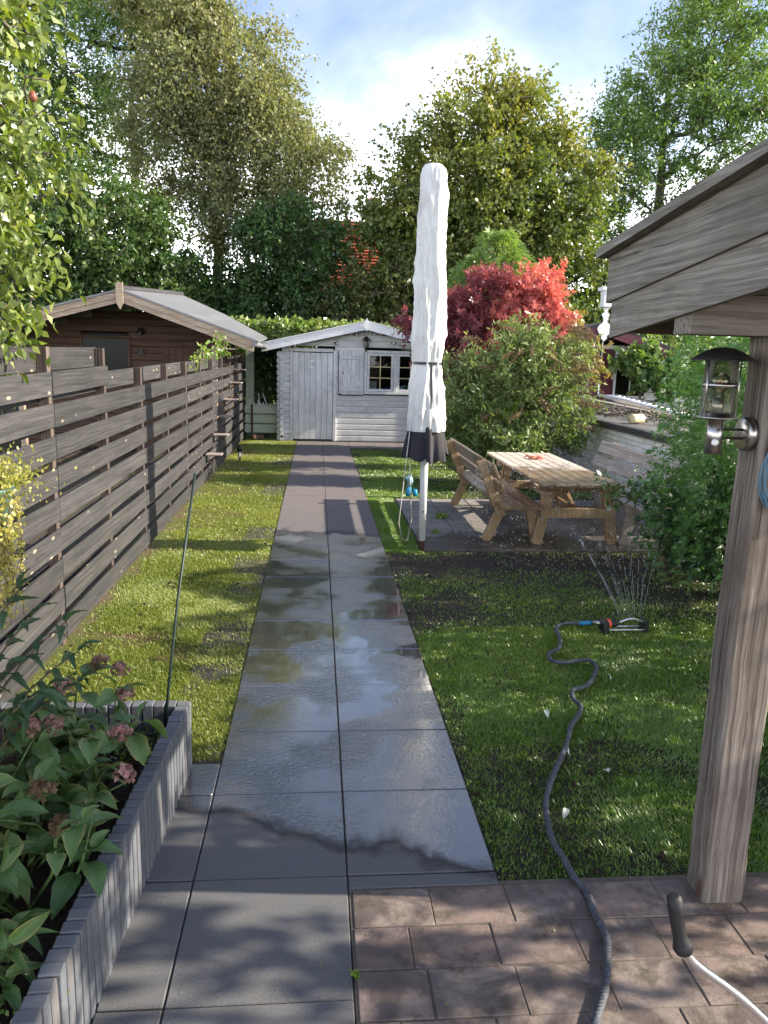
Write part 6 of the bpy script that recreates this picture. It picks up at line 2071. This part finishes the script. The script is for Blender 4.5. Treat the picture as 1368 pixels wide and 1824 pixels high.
tree('hazel_bush', 'bright green hazel bush behind the maroon shed roof', 'bush', (10.2, 24.5, 0), (10.2, 24.5, 2),
     [(9.8, 24.4, 2.2, 1.2, .8, .75), (11.5, 24.4, 2.3, 1.3, .8, .8), (13.0, 24.4, 2.4, 1.3, .8, .9)], LEAF['ash'], M['bark'], .05, 120, 60, .11, .26, 130, wf=.7, tint=(.3, 1))
tree('garden_bush', 'yellow green bush in the next garden at the far left', 'bush', (-8.0, 20.5, 0), (-8.0, 20.5, 1.4),
     [(-7.6, 20.5, 1.3, 1.4, .8, .9), (-6.0, 20.8, 1.2, .9, .8, .9), (-9.6, 20.5, 1.6, 1.4, .8, 1.0)], LEAF['ivy'], M['bark'], .05, 110, 70, .09, .26, 131, wf=.6, tint=(.2, .9))

# distant house with tiled roof
hs_ = thing('brick_house', 'distant brick house with terracotta tiled roof behind the trees', 'house', (0, 40, 0))
bx('wall', M['house_wall'], hs_, (4.2, 43, 2.6), (12.4, 7, 5.2))
RA, RBk = (39.2, 5.0), (43.2, 9.0)
MB().prism([(RA[0], RA[1]), (RBk[0], RBk[1]), (47.2, RA[1])], (-2.2, 0, 0), (0, 1, 0), (0, 0, 1), (12.8, 0, 0)).build('roof', M['terracotta'], hs_)
rt = MB()
for k in range(24):
    f0, f1 = k / 24, (k + 1) / 24
    ya, yb = RA[0] + 4 * f0, RA[0] + 4 * f1
    rt.beam((-2.2, (ya + yb) / 2 - .05, RA[1] + 4 * (f0 + f1) / 2 + .06), (10.6, (ya + yb) / 2 - .05, RA[1] + 4 * (f0 + f1) / 2 + .06), .22, .05, ch=.02)
o = rt.build('tile_rows', M['terracotta'], hs_)
o['kind'] = 'stuff'
bx('gutter', M['white_clean'], hs_, (4.2, 39.05, 4.98), (12.9, .16, .16))
w_ = MB().box((-.6, 39.47, 3.2), (1.4, .06, 1.3)).build('window', M['white_clean'], hs_)
bx('pane', M['glass'], w_, (-.6, 39.43, 3.2), (1.2, .01, 1.1))
bx('chimney', M['house_wall'], hs_, (3.0, 43.2, 9.5), (.7, .7, 1.4))

gfw = np.random.default_rng(140)
n = 16000
x = np.where(gfw.random(n) < .6, gfw.uniform(-26, -2.8, n), gfw.uniform(11.5, 34, n))
top = 5.2 + 2.4 * (fbm(x, x * 0, .35, 141) - .5)
P = np.stack([x, 37 + gfw.random(n) * 2.5, top * gfw.random(n) ** .75], -1)
P[:, 1] += 1.2 * vnoise(P[:, 0], P[:, 2], .8, 143)
V, F = leaf_cards(P, gfw.normal(size=(n, 3)) + np.array([.2, -.5, -.2]), .42, .26, gfw)
me = mesh_np('woodland', V, F, LEAF['dark'], tint=np.repeat(np.clip(.2 + .5 * gfw.random(n) + .5 * (vnoise(P[:, 0], P[:, 2], .9, 142) - .5), 0, 1), 4))
tag(link(bpy.data.objects.new('woodland', me), None), 'far low mass of dark green trees behind the gardens', 'woodland', kind='stuff')

# crumbs of earth and bits of leaf on the lawns and the paving
gcr = np.random.default_rng(150)
n = 1500
x = np.where(gcr.random(n) < .3, gcr.uniform(-1.7, -.5, n), gcr.uniform(.76, 3.6, n))
y = 2.7 + gcr.random(n) ** 1.6 * 6.5
keep = ~((x > 1.1) & (y > 7.9))
x, y = x[keep], y[keep]
keep = gcr.random(len(x)) < np.clip((.52 - fbm(x, y, 1.7, 52)) * 6, .08, 1)
x, y = x[keep], y[keep]
sc_ = (gcr.random((len(x), 1, 1)) ** 3 * .020 + .004) * (.6 + .8 * gcr.random((len(x), 6, 1)))
V = (np.stack([x, y, np.full(len(x), -.008)], -1)[:, None] + base[None] * sc_).reshape(-1, 3)
F = (np.arange(len(x))[:, None, None] * 6 + fo_[None]).reshape(-1, 3)
tag(link(bpy.data.objects.new('soil_crumbs', mesh_np('soil_crumbs', V, F, M['soil'])), None), 'dark crumbs of earth scattered over the lawns', 'soil', kind='stuff')
n = 420
x, y = gcr.uniform(-1.6, 2.6, n), 2.0 + gcr.random(n) ** 1.5 * 9
on_lawn = ((x > .76) & (y > 2.7)) | ((x < -.5) & (y > 3.65))
on_bed = (x < -.58) & (y < 3.65)
x, y, on_lawn = x[~on_bed], y[~on_bed], on_lawn[~on_bed]
keep = on_lawn | (gcr.random(len(x)) < .45)
x, y, on_lawn = x[keep], y[keep], on_lawn[keep]
P = np.stack([x, y, np.where(on_lawn, .008, .003)], -1)
D = gcr.normal(size=(len(x), 3)) * np.array([1, 1, .12])
sz = np.where(on_lawn, .016, .010) * (.5 + gcr.random(len(x)))
V, F = leaf_cards(P, D, sz, sz * .5, gcr, .0)
V[:, 2] = np.maximum(V[:, 2], .002)
me = mesh_np('leaf_litter', V, F, LEAF['weed'], tint=np.repeat(gcr.random(len(x)), 4))
tag(link(bpy.data.objects.new('leaf_litter', me), None), 'tiny bits of leaf scattered on paving and grass', 'leaf litter', kind='stuff')
